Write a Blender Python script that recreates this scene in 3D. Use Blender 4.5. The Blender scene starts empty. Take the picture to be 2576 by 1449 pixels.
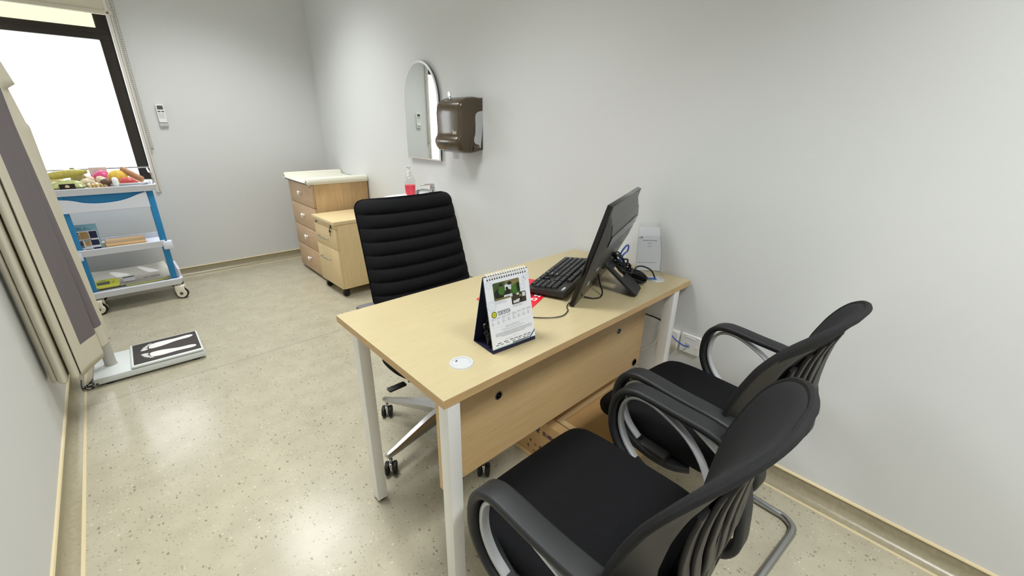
import bpy, bmesh, math, random
from mathutils import Vector, Matrix
R = math.radians
rnd = random.Random(7)
C = bpy.context.scene.collection
PI = math.pi

# ------------------------------------------------------------------ materials
def lin(c):
    return tuple(((v/255)/12.92 if v/255 <= .04045 else ((v/255+.055)/1.055)**2.4) for v in c)
def mat(name, rgb, rough=.5, metal=0, spec=.5, bump=0, bscale=200, var=0, vscale=20, trans=0, ior=1.45, alpha=1, coat=0):
    m = bpy.data.materials.new(name); m.use_nodes = True
    nt = m.node_tree; b = nt.nodes['Principled BSDF']
    col = (*lin(rgb), 1)
    b.inputs['Base Color'].default_value = col
    b.inputs['Roughness'].default_value = rough
    b.inputs['Metallic'].default_value = metal
    b.inputs['Specular IOR Level'].default_value = spec
    b.inputs['IOR'].default_value = ior
    b.inputs['Transmission Weight'].default_value = trans
    b.inputs['Alpha'].default_value = alpha
    b.inputs['Coat Weight'].default_value = coat
    if bump or var:
        tc = nt.nodes.new('ShaderNodeTexCoord')
    if bump:
        n = nt.nodes.new('ShaderNodeTexNoise'); n.inputs['Scale'].default_value = bscale; n.inputs['Detail'].default_value = 3
        nt.links.new(tc.outputs['Object'], n.inputs['Vector'])
        bp = nt.nodes.new('ShaderNodeBump'); bp.inputs['Strength'].default_value = bump; bp.inputs['Distance'].default_value = .002
        nt.links.new(n.outputs['Fac'], bp.inputs['Height']); nt.links.new(bp.outputs['Normal'], b.inputs['Normal'])
    if var:
        n = nt.nodes.new('ShaderNodeTexNoise'); n.inputs['Scale'].default_value = vscale; n.inputs['Detail'].default_value = 4
        nt.links.new(tc.outputs['Object'], n.inputs['Vector'])
        mx = nt.nodes.new('ShaderNodeMix'); mx.data_type = 'RGBA'
        mx.inputs['A'].default_value = tuple(min(1, v*(1-var)) for v in col[:3])+(1,)
        mx.inputs['B'].default_value = tuple(min(1, v*(1+var)) for v in col[:3])+(1,)
        nt.links.new(n.outputs['Fac'], mx.inputs['Factor']); nt.links.new(mx.outputs['Result'], b.inputs['Base Color'])
    return m
def wood(name, rgb1, rgb2, axis='X', scale=6, rough=.4, stretch=14, planks=0):
    m = mat(name, rgb1, rough); nt = m.node_tree; b = nt.nodes['Principled BSDF']
    tc = nt.nodes.new('ShaderNodeTexCoord'); mp = nt.nodes.new('ShaderNodeMapping')
    s = [stretch]*3; s['XYZ'.index(axis)] = 1
    mp.inputs['Scale'].default_value = s
    nt.links.new(tc.outputs['Object'], mp.inputs['Vector'])
    n = nt.nodes.new('ShaderNodeTexNoise'); n.inputs['Scale'].default_value = scale; n.inputs['Detail'].default_value = 6; n.inputs['Roughness'].default_value = .65
    nt.links.new(mp.outputs['Vector'], n.inputs['Vector'])
    rp = nt.nodes.new('ShaderNodeValToRGB'); rp.color_ramp.elements[0].position = .3; rp.color_ramp.elements[1].position = .7
    rp.color_ramp.elements[0].color = (*lin(rgb2), 1); rp.color_ramp.elements[1].color = (*lin(rgb1), 1)
    nt.links.new(n.outputs['Fac'], rp.inputs['Fac'])
    out = rp.outputs['Color']
    if planks:
        sx = nt.nodes.new('ShaderNodeSeparateXYZ'); nt.links.new(tc.outputs['Object'], sx.inputs['Vector'])
        ad = nt.nodes.new('ShaderNodeMath'); ad.operation = 'ADD'
        if axis == 'Z':
            nt.links.new(sx.outputs['X'], ad.inputs[0]); nt.links.new(sx.outputs['Y'], ad.inputs[1])
        else:
            nt.links.new(sx.outputs['Z'], ad.inputs[0]); ad.inputs[1].default_value = 0
        dv = nt.nodes.new('ShaderNodeMath'); dv.operation = 'DIVIDE'; dv.inputs[1].default_value = planks
        nt.links.new(ad.outputs[0], dv.inputs[0])
        fl = nt.nodes.new('ShaderNodeMath'); fl.operation = 'FLOOR'; nt.links.new(dv.outputs[0], fl.inputs[0])
        wn = nt.nodes.new('ShaderNodeTexWhiteNoise'); wn.noise_dimensions = '1D'; nt.links.new(fl.outputs[0], wn.inputs['W'])
        mr = nt.nodes.new('ShaderNodeMapRange'); mr.inputs['To Min'].default_value = .78; mr.inputs['To Max'].default_value = 1.08
        nt.links.new(wn.outputs['Value'], mr.inputs['Value'])
        mu = nt.nodes.new('ShaderNodeMix'); mu.data_type = 'RGBA'; mu.blend_type = 'MULTIPLY'; mu.inputs['Factor'].default_value = 1
        nt.links.new(out, mu.inputs['A']); nt.links.new(mr.outputs['Result'], mu.inputs['B']); out = mu.outputs['Result']
    nt.links.new(out, b.inputs['Base Color'])
    return m
def floor_material():
    m = mat('speckled_vinyl', (196, 189, 164), .22, spec=.42); nt = m.node_tree; b = nt.nodes['Principled BSDF']
    L = nt.links.new
    tc = nt.nodes.new('ShaderNodeTexCoord')
    def N(t, **k):
        n = nt.nodes.new(t)
        for a, v in k.items(): setattr(n, a, v)
        return n
    big = N('ShaderNodeTexNoise'); big.inputs['Scale'].default_value = 9; big.inputs['Detail'].default_value = 5
    L(tc.outputs['Object'], big.inputs['Vector'])
    rp = N('ShaderNodeValToRGB'); rp.color_ramp.elements[0].position = .3; rp.color_ramp.elements[1].position = .7
    rp.color_ramp.elements[0].color = (*lin((171, 164, 143)), 1); rp.color_ramp.elements[1].color = (*lin((182, 175, 154)), 1)
    L(big.outputs['Fac'], rp.inputs['Fac'])
    col = rp.outputs['Color']
    ds = N('ShaderNodeTexNoise'); ds.inputs['Scale'].default_value = 55; ds.inputs['Detail'].default_value = 2
    L(tc.outputs['Object'], ds.inputs['Vector'])
    va = N('ShaderNodeVectorMath', operation='SCALE'); va.inputs['Scale'].default_value = .010
    L(ds.outputs['Color'], va.inputs[0])
    for k, (scale, gate, rad, rgb, off, amt, st) in enumerate([
            (78, .13, .19, (104, 90, 74), 0, .6, (1, .6, 1)), (110, .16, .16, (112, 98, 80), 3.7, .55, (.65, 1, 1)),
            (85, .10, .17, (222, 216, 202), 7.1, .5, (.7, 1, 1)), (50, .12, .24, (166, 156, 130), 11.3, .25, (1, .8, 1)), (130, .2, .2, (148, 134, 112), 5.3, .45, (1, .8, 1))]):
        ad = N('ShaderNodeVectorMath', operation='ADD'); L(tc.outputs['Object'], ad.inputs[0]); L(va.outputs['Vector'], ad.inputs[1])
        a2 = N('ShaderNodeVectorMath', operation='MULTIPLY_ADD'); L(ad.outputs['Vector'], a2.inputs[0]); a2.inputs[1].default_value = st; a2.inputs[2].default_value = (off, off*.7, 0)
        v = N('ShaderNodeTexVoronoi'); v.inputs['Scale'].default_value = scale; v.voronoi_dimensions = '2D'
        L(a2.outputs['Vector'], v.inputs['Vector'])
        sep = N('ShaderNodeSeparateColor'); L(v.outputs['Color'], sep.inputs['Color'])
        g = N('ShaderNodeMath', operation='LESS_THAN'); L(sep.outputs['Red'], g.inputs[0]); g.inputs[1].default_value = gate
        rr = N('ShaderNodeMath', operation='MULTIPLY'); L(sep.outputs['Green'], rr.inputs[0]); rr.inputs[1].default_value = rad*1.6
        d = N('ShaderNodeMath', operation='LESS_THAN'); L(v.outputs['Distance'], d.inputs[0]); L(rr.outputs[0], d.inputs[1])
        mm = N('ShaderNodeMath', operation='MULTIPLY'); L(g.outputs[0], mm.inputs[0]); L(d.outputs[0], mm.inputs[1])
        m2 = N('ShaderNodeMath', operation='MULTIPLY'); L(mm.outputs[0], m2.inputs[0]); m2.inputs[1].default_value = amt
        mx = N('ShaderNodeMix', data_type='RGBA'); L(m2.outputs[0], mx.inputs['Factor']); L(col, mx.inputs['A']); mx.inputs['B'].default_value = (*lin(rgb), 1)
        col = mx.outputs['Result']
    # weld seam of the vinyl sheets across the room
    sx = N('ShaderNodeSeparateXYZ'); L(tc.outputs['Object'], sx.inputs['Vector'])
    a = N('ShaderNodeMath', operation='ADD'); L(sx.outputs['Y'], a.inputs[0]); a.inputs[1].default_value = 2.025
    ab = N('ShaderNodeMath', operation='ABSOLUTE'); L(a.outputs[0], ab.inputs[0])
    lt = N('ShaderNodeMath', operation='LESS_THAN'); L(ab.outputs[0], lt.inputs[0]); lt.inputs[1].default_value = .0032
    lm = N('ShaderNodeMath', operation='MULTIPLY'); L(lt.outputs[0], lm.inputs[0]); lm.inputs[1].default_value = .4
    mx = N('ShaderNodeMix', data_type='RGBA'); L(lm.outputs[0], mx.inputs['Factor']); L(col, mx.inputs['A']); mx.inputs['B'].default_value = (*lin((110, 100, 84)), 1)
    L(mx.outputs['Result'], b.inputs['Base Color'])
    bn = N('ShaderNodeTexNoise'); bn.inputs['Scale'].default_value = 14; bn.inputs['Detail'].default_value = 3; L(tc.outputs['Object'], bn.inputs['Vector'])
    bp = N('ShaderNodeBump'); bp.inputs['Strength'].default_value = .06; bp.inputs['Distance'].default_value = .004
    L(bn.outputs['Fac'], bp.inputs['Height']); L(bp.outputs['Normal'], b.inputs['Normal'])
    return m
def glass_material(name, tint=(1, 1, 1), refl=.08):
    m = bpy.data.materials.new(name); m.use_nodes = True; nt = m.node_tree; nt.nodes.clear()
    o = nt.nodes.new('ShaderNodeOutputMaterial'); mx = nt.nodes.new('ShaderNodeMixShader')
    t = nt.nodes.new('ShaderNodeBsdfTransparent'); g = nt.nodes.new('ShaderNodeBsdfGlossy')
    t.inputs['Color'].default_value = (*tint, 1); g.inputs['Roughness'].default_value = .03
    mx.inputs['Fac'].default_value = refl
    nt.links.new(t.outputs[0], mx.inputs[1]); nt.links.new(g.outputs[0], mx.inputs[2]); nt.links.new(mx.outputs[0], o.inputs['Surface'])
    return m
def translucent(name, rgb, fac=.5, rough=.8):
    m = bpy.data.materials.new(name); m.use_nodes = True; nt = m.node_tree; nt.nodes.clear()
    o = nt.nodes.new('ShaderNodeOutputMaterial'); mx = nt.nodes.new('ShaderNodeMixShader')
    d = nt.nodes.new('ShaderNodeBsdfDiffuse'); t = nt.nodes.new('ShaderNodeBsdfTranslucent')
    d.inputs['Color'].default_value = (*lin(rgb), 1); t.inputs['Color'].default_value = (*lin(rgb), 1); mx.inputs['Fac'].default_value = fac
    nt.links.new(d.outputs[0], mx.inputs[1]); nt.links.new(t.outputs[0], mx.inputs[2]); nt.links.new(mx.outputs[0], o.inputs['Surface'])
    return m

WALL = mat('wall_paint', (216, 217, 216), .55, spec=.25, bump=.15, bscale=60)
CEIL = mat('ceiling_paint', (238, 238, 235), .8)
FLOOR = floor_material()
BASE = mat('vinyl_skirting', (156, 147, 122), .3, var=.22, vscale=70)  # same vinyl as the floor, shade of its upright facing darkened into the colour
CAP = mat('skirting_cap', (214, 198, 160), .4)
BLACKALU = mat('dark_bronze_aluminium', (46, 40, 34), .4, spec=.4)
PANE = glass_material('window_glass')
PANE2 = glass_material('upper_window_film', (.40, .385, .325), .03)
BLIND = translucent('blind_fabric', (232, 226, 208), .18)
BLINDBAR = mat('blind_bar', (214, 208, 188), .6)
WHITEPL = mat('white_plastic', (236, 236, 232), .35)
TRIMW = mat('white_trim', (226, 222, 214), .5)
DESKTOP = wood('maple_laminate', (186, 172, 135), (177, 162, 124), 'X', 7, .33, 16)
DESKEDGE = wood('maple_edge_band', (204, 171, 124), (190, 156, 108), 'X', 8, .45, 12)
PANEL = wood('maple_panel', (222, 190, 142), (211, 177, 126), 'X', 7, .5, 14)
PEDW = wood('pedestal_maple', (222, 198, 152), (212, 186, 138), 'Z', 7, .4, 14)
PEDTOP = wood('pedestal_maple_top', (224, 204, 160), (214, 190, 144), 'X', 7, .35, 14)
DRESSF = wood('oak_laminate_front', (204, 174, 140), (184, 152, 118), 'Y', 6, .45, 12, planks=0)
DRESSS = wood('oak_laminate_side', (212, 180, 132), (194, 158, 110), 'Z', 6, .45, 12, planks=.075)
WHITELEG = mat('white_powder_coat', (236, 235, 230), .3)
CHROME = mat('chrome', (205, 205, 205), .12, 1)
STEEL = mat('satin_steel', (176, 178, 180), .3, 1)
SILVER = mat('silver_paint', (196, 198, 200), .4, .35)
ALU = mat('polished_aluminium', (190, 190, 190), .22, 1)
FABRIC = mat('black_fabric', (17, 17, 19), .9, spec=.2, bump=.5, bscale=900)
MESHFAB = mat('dark_mesh_fabric', (40, 40, 42), .8, spec=.3, bump=.6, bscale=1400)
PIPING = mat('black_piping', (20, 20, 21), .8, bump=.8, bscale=1200)
PLASTIC = mat('black_plastic', (38, 36, 35), .42, spec=.5, bump=.2, bscale=1500)
PLASTIC2 = mat('charcoal_armrest_plastic', (30, 31, 32), .5, spec=.5, bump=.15, bscale=1500)
GLOSSBLK = mat('glossy_black', (12, 12, 13), .12)
RUBBER = mat('black_rubber', (16, 16, 17), .6)
GREYPAD = mat('grey_pad', (96, 92, 94), .55)
BLACKCOVER = mat('monitor_back_cover', (80, 78, 75), .30, spec=.7, bump=.25, bscale=1800)
KEYCAP = mat('keycap', (34, 34, 36), .45)
WHITEINK = mat('white_ink', (232, 232, 232), .6)
GREYINK = mat('grey_ink', (150, 152, 158), .7)
DARKINK = mat('dark_ink', (50, 50, 66), .7)
NAVY = mat('navy_card', (26, 26, 52), .5)
PAPER = mat('white_paper', (232, 233, 236), .6)
PALEBLUEINK = mat('pale_blue_ink', (216, 221, 230), .7)
RED = mat('red_print', (206, 28, 44), .4)
PINKSOAP = mat('pink_soap', (246, 48, 74), .25, spec=.4)
CLEARPL = glass_material('clear_plastic', (.95, .95, .95), .07)
ACRYL = glass_material('clear_acrylic', (.965, .97, .97), .07)
CERAMIC = mat('white_ceramic', (246, 246, 246), .12)
MIRROR = mat('mirror_silver', (236, 240, 238), .01, 1)
BROWNPL = mat('smoked_brown_plastic', (72, 60, 46), .2, spec=.6, coat=.2)
def smoked():
    m = mat('smoked_see_through_plastic', (82, 68, 50), .2, spec=.6, coat=.2); nt = m.node_tree
    o = nt.nodes['Material Output']; b = nt.nodes['Principled BSDF']
    t = nt.nodes.new('ShaderNodeBsdfTransparent'); t.inputs['Color'].default_value = (.80, .74, .58, 1)
    mx = nt.nodes.new('ShaderNodeMixShader'); mx.inputs['Fac'].default_value = .13
    nt.links.new(b.outputs[0], mx.inputs[1]); nt.links.new(t.outputs[0], mx.inputs[2]); nt.links.new(mx.outputs[0], o.inputs['Surface'])
    return m
SMOKED = smoked()
LTGREY = mat('light_grey_plastic', (192, 196, 196), .4)
DKGREY = mat('dark_grey', (84, 84, 82), .4)
MAT_PAD = mat('cream_vinyl_pad', (232, 230, 214), .45)
KNOBW = mat('white_knob', (246, 244, 246), .3)
CARTW = mat('cart_white_abs', (222, 225, 235), .4, bump=.1, bscale=800)
CARTB = mat('cart_blue_abs', (38, 128, 182), .4)
KRAFT = mat('kraft_board', (196, 158, 108), .8, var=.08, vscale=14)
KRAFT2 = mat('kraft_board_inner', (178, 140, 88), .85, var=.08, vscale=14)
KRAFTE = mat('kraft_board_edge', (216, 184, 136), .85)
LBLUE = mat('light_blue_card', (140, 190, 208), .45)
CURT = mat('beige_curtain', (206, 200, 182), .85, spec=.1, bump=.4, bscale=700)
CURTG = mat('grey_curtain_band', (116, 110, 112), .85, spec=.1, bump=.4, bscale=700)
SCALEW = mat('scale_white_enamel', (218, 222, 220), .4)
COLUMN = mat('scale_column_grey', (186, 182, 174), .4)
MATBLK = mat('scale_mat_black', (56, 48, 46), .5)
BLUEFOOT = mat('blue_rubber_foot', (20, 44, 70), .6)
YELLOW = mat('yellow_panel', (232, 232, 96), .4)
LCD = mat('lcd', (112, 118, 108), .25)
BLUECABLE = mat('blue_cable', (48, 84, 168), .4)
BLKCABLE = mat('black_cable', (18, 18, 20), .35)
WHTCABLE = mat('white_cable', (226, 222, 212), .45)
CASTERW = mat('caster_white', (238, 230, 212), .45)

# ------------------------------------------------------------------ geometry helpers
def X(bm, co, M=None):
    co = Vector(co)
    return bm.verts.new(M @ co if M is not None else co)
def box(bm, a, b, bev=0, seg=2, mi=0, M=None):
    t = bmesh.new()
    bmesh.ops.create_cube(t, size=1)
    s = [b[i]-a[i] for i in range(3)]; c = [(a[i]+b[i])/2 for i in range(3)]
    for v in t.verts: v.co = Vector((v.co[i]*s[i]+c[i] for i in range(3)))
    if bev: bmesh.ops.bevel(t, geom=t.edges[:], offset=min(bev, min(abs(x) for x in s)*.49), segments=seg, affect='EDGES', profile=.5)
    merge(bm, t, M, mi)
def merge(bm, t, M=None, mi=0):
    mp = {}
    for v in t.verts: mp[v] = X(bm, v.co, M)
    for f in t.faces:
        try:
            g = bm.faces.new([mp[v] for v in f.verts]); g.material_index = mi if mi else f.material_index
        except ValueError: pass
    t.free()
def loft(bm, rings, cap=True, closed=True, mi=0, M=None, loop=False):
    vs = [[X(bm, p, M) for p in r] for r in rings]
    n = len(rings[0])
    prs = list(zip(vs, vs[1:])) + ([(vs[-1], vs[0])] if loop else [])
    for a, b in prs:
        for i in range(n if closed else n-1):
            j = (i+1) % n
            try: bm.faces.new((a[i], a[j], b[j], b[i])).material_index = mi
            except ValueError: pass
    if cap and not loop and closed:
        for r in (vs[0][::-1], vs[-1]):
            try: bm.faces.new(r).material_index = mi
            except ValueError: pass
def cyl(bm, p0, p1, r0, r1=None, n=16, mi=0, M=None):
    p0, p1 = Vector(p0), Vector(p1); r1 = r0 if r1 is None else r1
    d = (p1-p0).normalized(); s = d.orthogonal().normalized(); u = d.cross(s)
    rg = [[p+(s*math.cos(2*PI*i/n)+u*math.sin(2*PI*i/n))*r for i in range(n)] for p, r in ((p0, r0), (p1, r1))]
    loft(bm, rg, mi=mi, M=M)
def lathe(bm, prof, n=24, mi=0, M=None, cap=True):
    loft(bm, [[(r*math.cos(2*PI*i/n), r*math.sin(2*PI*i/n), z) for i in range(n)] for r, z in prof], cap=cap, mi=mi, M=M)
def smooth(pts, sub=6, closed=False):
    P = [Vector(p) for p in pts]; n = len(P); out = []
    for i in range(n if closed else n-1):
        p0 = P[(i-1) % n] if closed or i > 0 else P[0]*2-P[1]
        p1 = P[i]; p2 = P[(i+1) % n]
        p3 = P[(i+2) % n] if closed or i+2 < n else P[-1]*2-P[-2]
        for k in range(sub):
            t = k/sub
            out.append(.5*((2*p1)+(p2-p0)*t+(2*p0-5*p1+4*p2-p3)*t*t+(3*p1-p0-3*p2+p3)*t**3))
    if not closed: out.append(P[-1])
    return out
def sweep(bm, pts, prof, side=None, closed=False, mi=0, M=None, scale=None):
    """prof = list of (a, b): a along the side vector, b along tangent x side"""
    P = [Vector(p) for p in pts]; n = len(P); rings = []; ps = None
    for i in range(n):
        t = (P[(i+1) % n]-P[i-1]) if closed or 0 < i < n-1 else (P[1]-P[0] if i == 0 else P[-1]-P[-2])
        t.normalize()
        if side is not None: s = Vector(side)
        elif ps is None: s = t.orthogonal()
        else: s = ps
        s = (s-t*s.dot(t)).normalized(); ps = s; u = t.cross(s)
        k = scale(i/(n-1)) if scale else 1
        rings.append([P[i]+s*a*k+u*b*k for a, b in prof])
    loft(bm, rings, loop=closed, mi=mi, M=M)
def circ(r, n=10): return [(r*math.cos(2*PI*i/n), r*math.sin(2*PI*i/n)) for i in range(n)]
def rrect(w, h, r, k=3):
    out = []
    for cx, cy, a in ((w/2-r, h/2-r, 0), (-w/2+r, h/2-r, 90), (-w/2+r, -h/2+r, 180), (w/2-r, -h/2+r, 270)):
        for i in range(k+1):
            q = R(a+90*i/k); out.append((cx+r*math.cos(q), cy+r*math.sin(q)))
    return out
def tube(bm, pts, r, n=8, closed=False, mi=0, M=None): sweep(bm, pts, circ(r, n), closed=closed, mi=mi, M=M)
def prism(bm, poly, z0, z1, M=None, mi=0, bev=0):
    t = bmesh.new()
    f = t.faces.new([t.verts.new((x, y, z0)) for x, y in poly])
    g = bmesh.ops.extrude_face_region(t, geom=[f])
    for v in g['geom']:
        if isinstance(v, bmesh.types.BMVert): v.co.z = z1
    bmesh.ops.recalc_face_normals(t, faces=t.faces[:])
    if bev: bmesh.ops.bevel(t, geom=[e for e in t.edges if abs(e.verts[0].co.z-e.verts[1].co.z) < 1e-6], offset=bev, segments=2, affect='EDGES')
    merge(bm, t, M, mi)
def ball(bm, c, r, sc=(1, 1, 1), n=12, mi=0, M=None, jit=0):
    t = bmesh.new(); bmesh.ops.create_uvsphere(t, u_segments=n, v_segments=max(6, n*2//3), radius=1)
    for v in t.verts:
        k = 1+(rnd.uniform(-jit, jit) if jit else 0)
        v.co = Vector((v.co[i]*sc[i]*r*k+c[i] for i in range(3)))
    merge(bm, t, M, mi)
def grid(bm, fn, nu, nv, mi=0, M=None, mifn=None):
    vs = [[X(bm, fn(i/nu, j/nv), M) for i in range(nu+1)] for j in range(nv+1)]
    for j in range(nv):
        for i in range(nu):
            f = bm.faces.new((vs[j][i], vs[j][i+1], vs[j+1][i+1], vs[j+1][i]))
            f.material_index = mifn((i+.5)/nu, (j+.5)/nv) if mifn else mi
def cushion(bm, outline, prof, M=None, mi=0):
    """outline: closed xy polygon, prof: (inset, z) rings from bottom to top"""
    cx = sum(p[0] for p in outline)/len(outline); cy = sum(p[1] for p in outline)/len(outline)
    mr = max(max(abs(p[0]-cx) for p in outline), max(abs(p[1]-cy) for p in outline))
    rings = []
    for ins, z in prof:
        k = 1-ins/mr
        rings.append([(cx+(x-cx)*k, cy+(y-cy)*k, z(x, y, k) if callable(z) else z) for x, y in outline])
    loft(bm, rings, mi=mi, M=M)
def obj(name, bm, mats, parent=None, smooth_deg=38, mod=None):
    bmesh.ops.remove_doubles(bm, verts=bm.verts[:], dist=1e-6)
    bmesh.ops.recalc_face_normals(bm, faces=bm.faces[:])
    me = bpy.data.meshes.new(name); bm.to_mesh(me); bm.free()
    for m in (mats if isinstance(mats, (list, tuple)) else [mats]): me.materials.append(m)
    if smooth_deg:
        for p in me.polygons: p.use_smooth = True
        me.set_sharp_from_angle(angle=R(smooth_deg))
    o = bpy.data.objects.new(name, me); C.objects.link(o)
    if parent is not None: o.parent = parent
    if mod == 'sub':
        s = o.modifiers.new('sub', 'SUBSURF'); s.levels = s.render_levels = 1
    return o
def thing(name, label, cat, loc=(0, 0, 0), rz=0, group=None):
    o = bpy.data.objects.new(name, None); C.objects.link(o)
    o.location = loc; o.rotation_euler = (0, 0, rz); o.empty_display_size = .05
    o['label'] = label; o['category'] = cat
    if group: o['group'] = group
    return o
def tag(o, label, cat, group=None):
    o['label'] = label; o['category'] = cat
    if group: o['group'] = group
    return o
def struct(name, bm, mats, parent=None, sm=38):
    o = obj(name, bm, mats, parent, sm)
    if parent is None: o['kind'] = 'structure'
    return o
def text_bm(bm, s, size, M, mi=0, ext=0, align='LEFT', bold=0, spacing=1):
    cu = bpy.data.curves.new('t', 'FONT'); cu.body = s; cu.size = size; cu.align_x = align; cu.resolution_u = 2
    cu.extrude = ext; cu.offset = bold; cu.space_character = spacing
    o = bpy.data.objects.new('t', cu); C.objects.link(o)
    dg = bpy.context.evaluated_depsgraph_get(); me = bpy.data.meshes.new_from_object(o.evaluated_get(dg))
    t = bmesh.new(); t.from_mesh(me)
    for f in t.faces: f.material_index = 0
    merge(bm, t, M, mi)
    bpy.data.objects.remove(o); bpy.data.curves.remove(cu); bpy.data.meshes.remove(me)
def frame(o, x, y):
    x = Vector(x).normalized(); z = x.cross(Vector(y)).normalized(); y = z.cross(x)
    return Matrix(((x.x, y.x, z.x, o[0]), (x.y, y.y, z.y, o[1]), (x.z, y.z, z.z, o[2]), (0, 0, 0, 1)))
def T(x, y, z, rz=0): return Matrix.Translation((x, y, z)) @ Matrix.Rotation(rz, 4, 'Z')
nb = bmesh.new

# ------------------------------------------------------------------ room
XL, YN, ZC = -2.135, -6.2, 2.75
bm = nb(); box(bm, (XL-.1, YN-.1, -.12), (.1, .1, 0)); struct('floor', bm, FLOOR)
bm = nb(); box(bm, (XL-.1, YN-.1, ZC), (.1, .1, ZC+.1)); struct('ceiling', bm, CEIL)
bm = nb(); box(bm, (0, YN-.1, 0), (.12, .1, ZC)); struct('wall_right', bm, WALL)
bm = nb(); box(bm, (XL-.12, YN-.1, 0), (XL, -.001, ZC)); struct('wall_left', bm, WALL)
bm = nb(); box(bm, (XL-.12, YN-.12, 0), (.12, YN, ZC)); struct('wall_near', bm, WALL)
WX0, WX1, WZ0, WZ1 = -2.60, -1.45, .80, 2.45
bm = nb()
box(bm, (WX1, 0, 0), (0, .2, ZC)); box(bm, (-2.9, 0, 0), (WX0, .2, ZC)); box(bm, (WX0, 0, 0), (WX1, .2, WZ0)); box(bm, (WX0, 0, WZ1), (WX1, .2, ZC))
struct('wall_far', bm, WALL)

def skirting(name, p0, p1, nrm):
    """coved vinyl skirting: upright sheet, hollow cove and a cream cap strip"""
    p0, p1, nrm = Vector(p0), Vector(p1), Vector(nrm)
    prof = [(0, .0005), (.048, .0006)]
    for i in range(7):
        a = R(90*i/6); prof.append((.042-.036*math.sin(a), .038-.036*math.cos(a)))
    prof += [(.006, .069), (0, .069)]
    bm = nb(); loft(bm, [[p+nrm*a+Vector((0, 0, z)) for a, z in prof] for p in (p0, p1)])
    o = struct(name, bm, BASE)
    bm = nb(); cp = [(0, .068), (.008, .068), (.0095, .072), (.006, .077), (0, .078)]
    loft(bm, [[p+nrm*a+Vector((0, 0, z)) for a, z in cp] for p in (p0, p1)])
    obj('cap_strip', bm, CAP, o)
    bm = nb(); cp = [(.046, .0), (.058, 0), (.057, .0016), (.047, .0016)]
    loft(bm, [[p+nrm*a+Vector((0, 0, z)) for a, z in cp] for p in (p0, p1)])
    obj('cove_highlight', bm, CAP, o)  # cream strip painting in the pale highlight line along the cove foot
skirting('baseboard_right', (0, YN, 0), (0, 0, 0), (-1, 0, 0))
skirting('baseboard_far', (XL, 0, 0), (0, 0, 0), (0, -1, 0))
skirting('baseboard_left', (XL, YN, 0), (XL, 0, 0), (1, 0, 0))

# window in the far wall
bm = nb(); fy0, fy1 = .10, .17; fw = .076
box(bm, (WX1-fw, fy0, WZ0), (WX1, fy1, WZ1), .004); box(bm, (WX0, fy0, WZ0), (WX0+fw, fy1, WZ1), .004)
box(bm, (WX0, fy0+.002, WZ0), (WX1, fy1, WZ0+fw), .004); box(bm, (WX0, fy0+.002, WZ1-fw), (WX1, fy1, WZ1), .004)
box(bm, (WX0, fy0-.004, 1.911), (WX1, fy1, 1.992), .006)
box(bm, (WX0+fw, fy0-.008, 1.955), (WX1, fy1, 1.962), .002)
win = struct('window_1', bm, BLACKALU)
win['label'] = 'black framed window with a transom bar in the far wall'
for nm, a, b, m in (('lower_pane', (WX0+fw-.01, .13, WZ0+fw-.01), (WX1-fw+.01, .136, 1.92), PANE), ('upper_pane', (WX0+fw-.01, .13, 1.985), (WX1-fw+.01, .136, WZ1-fw+.01), PANE2)):
    bm = nb(); box(bm, a, b); obj(nm, bm, m, win)
bm = nb()
box(bm, (WX1-.002, -.022, WZ0-.03), (WX1+.018, 0.0, WZ1+.03), .003); box(bm, (WX1+.02, -.012, WZ0-.03), (WX1+.032, 0, WZ1+.03), .003)
struct('trim_1', bm, TRIMW)

# ------------------------------------------------------------------ roller blind
bl = thing('roller_blind', 'cream roller blind pulled down to the top of the window', 'blind', (-1.76, -.045, 2.07))
bm = nb()
cyl(bm, (-.345, 0, .58), (.345, 0, .58), .035, n=20); box(bm, (-.34, .034, .02), (.34, .0355, .58))
obj('fabric', bm, BLIND, bl)
bm = nb(); sweep(bm, [(-.345, .033, .014), (.345, .033, .014)], rrect(.02, .032, .008), (0, 1, 0)); obj('bottom_bar', bm, BLINDBAR, bl)
bm = nb()
for dx in (0, .012):
    for k in range(105): ball(bm, (.352+dx, .02, .60-k*.0148), .0042, n=6)
for k in range(7):
    a = PI*k/6; ball(bm, (.358-.006*math.cos(a), .02, -.945-.008*math.sin(a)), .0042, n=6)
obj('bead_chain', bm, mat('bead_chain_grey', (150, 146, 132), .5), bl)
for xa, xb in ((-.375, -.345), (.345, .372)):
    bm = nb(); box(bm, (xa, .0, .53), (xb, .04, .63), .004); obj('bracket', bm, WHITEPL, bl)

# ------------------------------------------------------------------ air conditioner remote in its wall cradle
rc = thing('remote_control', 'white air conditioner remote in a cradle on the far wall', 'remote', (-1.281, 0, 1.33))
bm = nb(); box(bm, (-.029, -.022, -.034), (.029, 0, -.0015), .004); obj('cradle', bm, LTGREY, rc)
bm = nb(); loft(bm, [[(x*k, y, z) for x, z in rrect(.054, .142, .008, 4)] for y, k in ((-.006, .97), (-.010, 1), (-.024, 1), (-.028, .96))], M=Matrix.Translation((0, 0, .070))); obj('body', bm, WHITEPL, rc)
bm = nb(); box(bm, (-.019, -.0295, .098), (.019, -.027, .127), .0008); obj('screen', bm, DKGREY, rc)
bm = nb()
for x in (-.012, .012): box(bm, (x-.009, -.0295, .078), (x+.009, -.027, .087), .0015)
for j in range(4):
    for i in range(3): box(bm, (-.019+i*.013, -.0290, .030+j*.011), (-.009+i*.013, -.027, .037+j*.011), .001, mi=1)
obj('buttons', bm, [DKGREY, LTGREY], rc)

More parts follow.
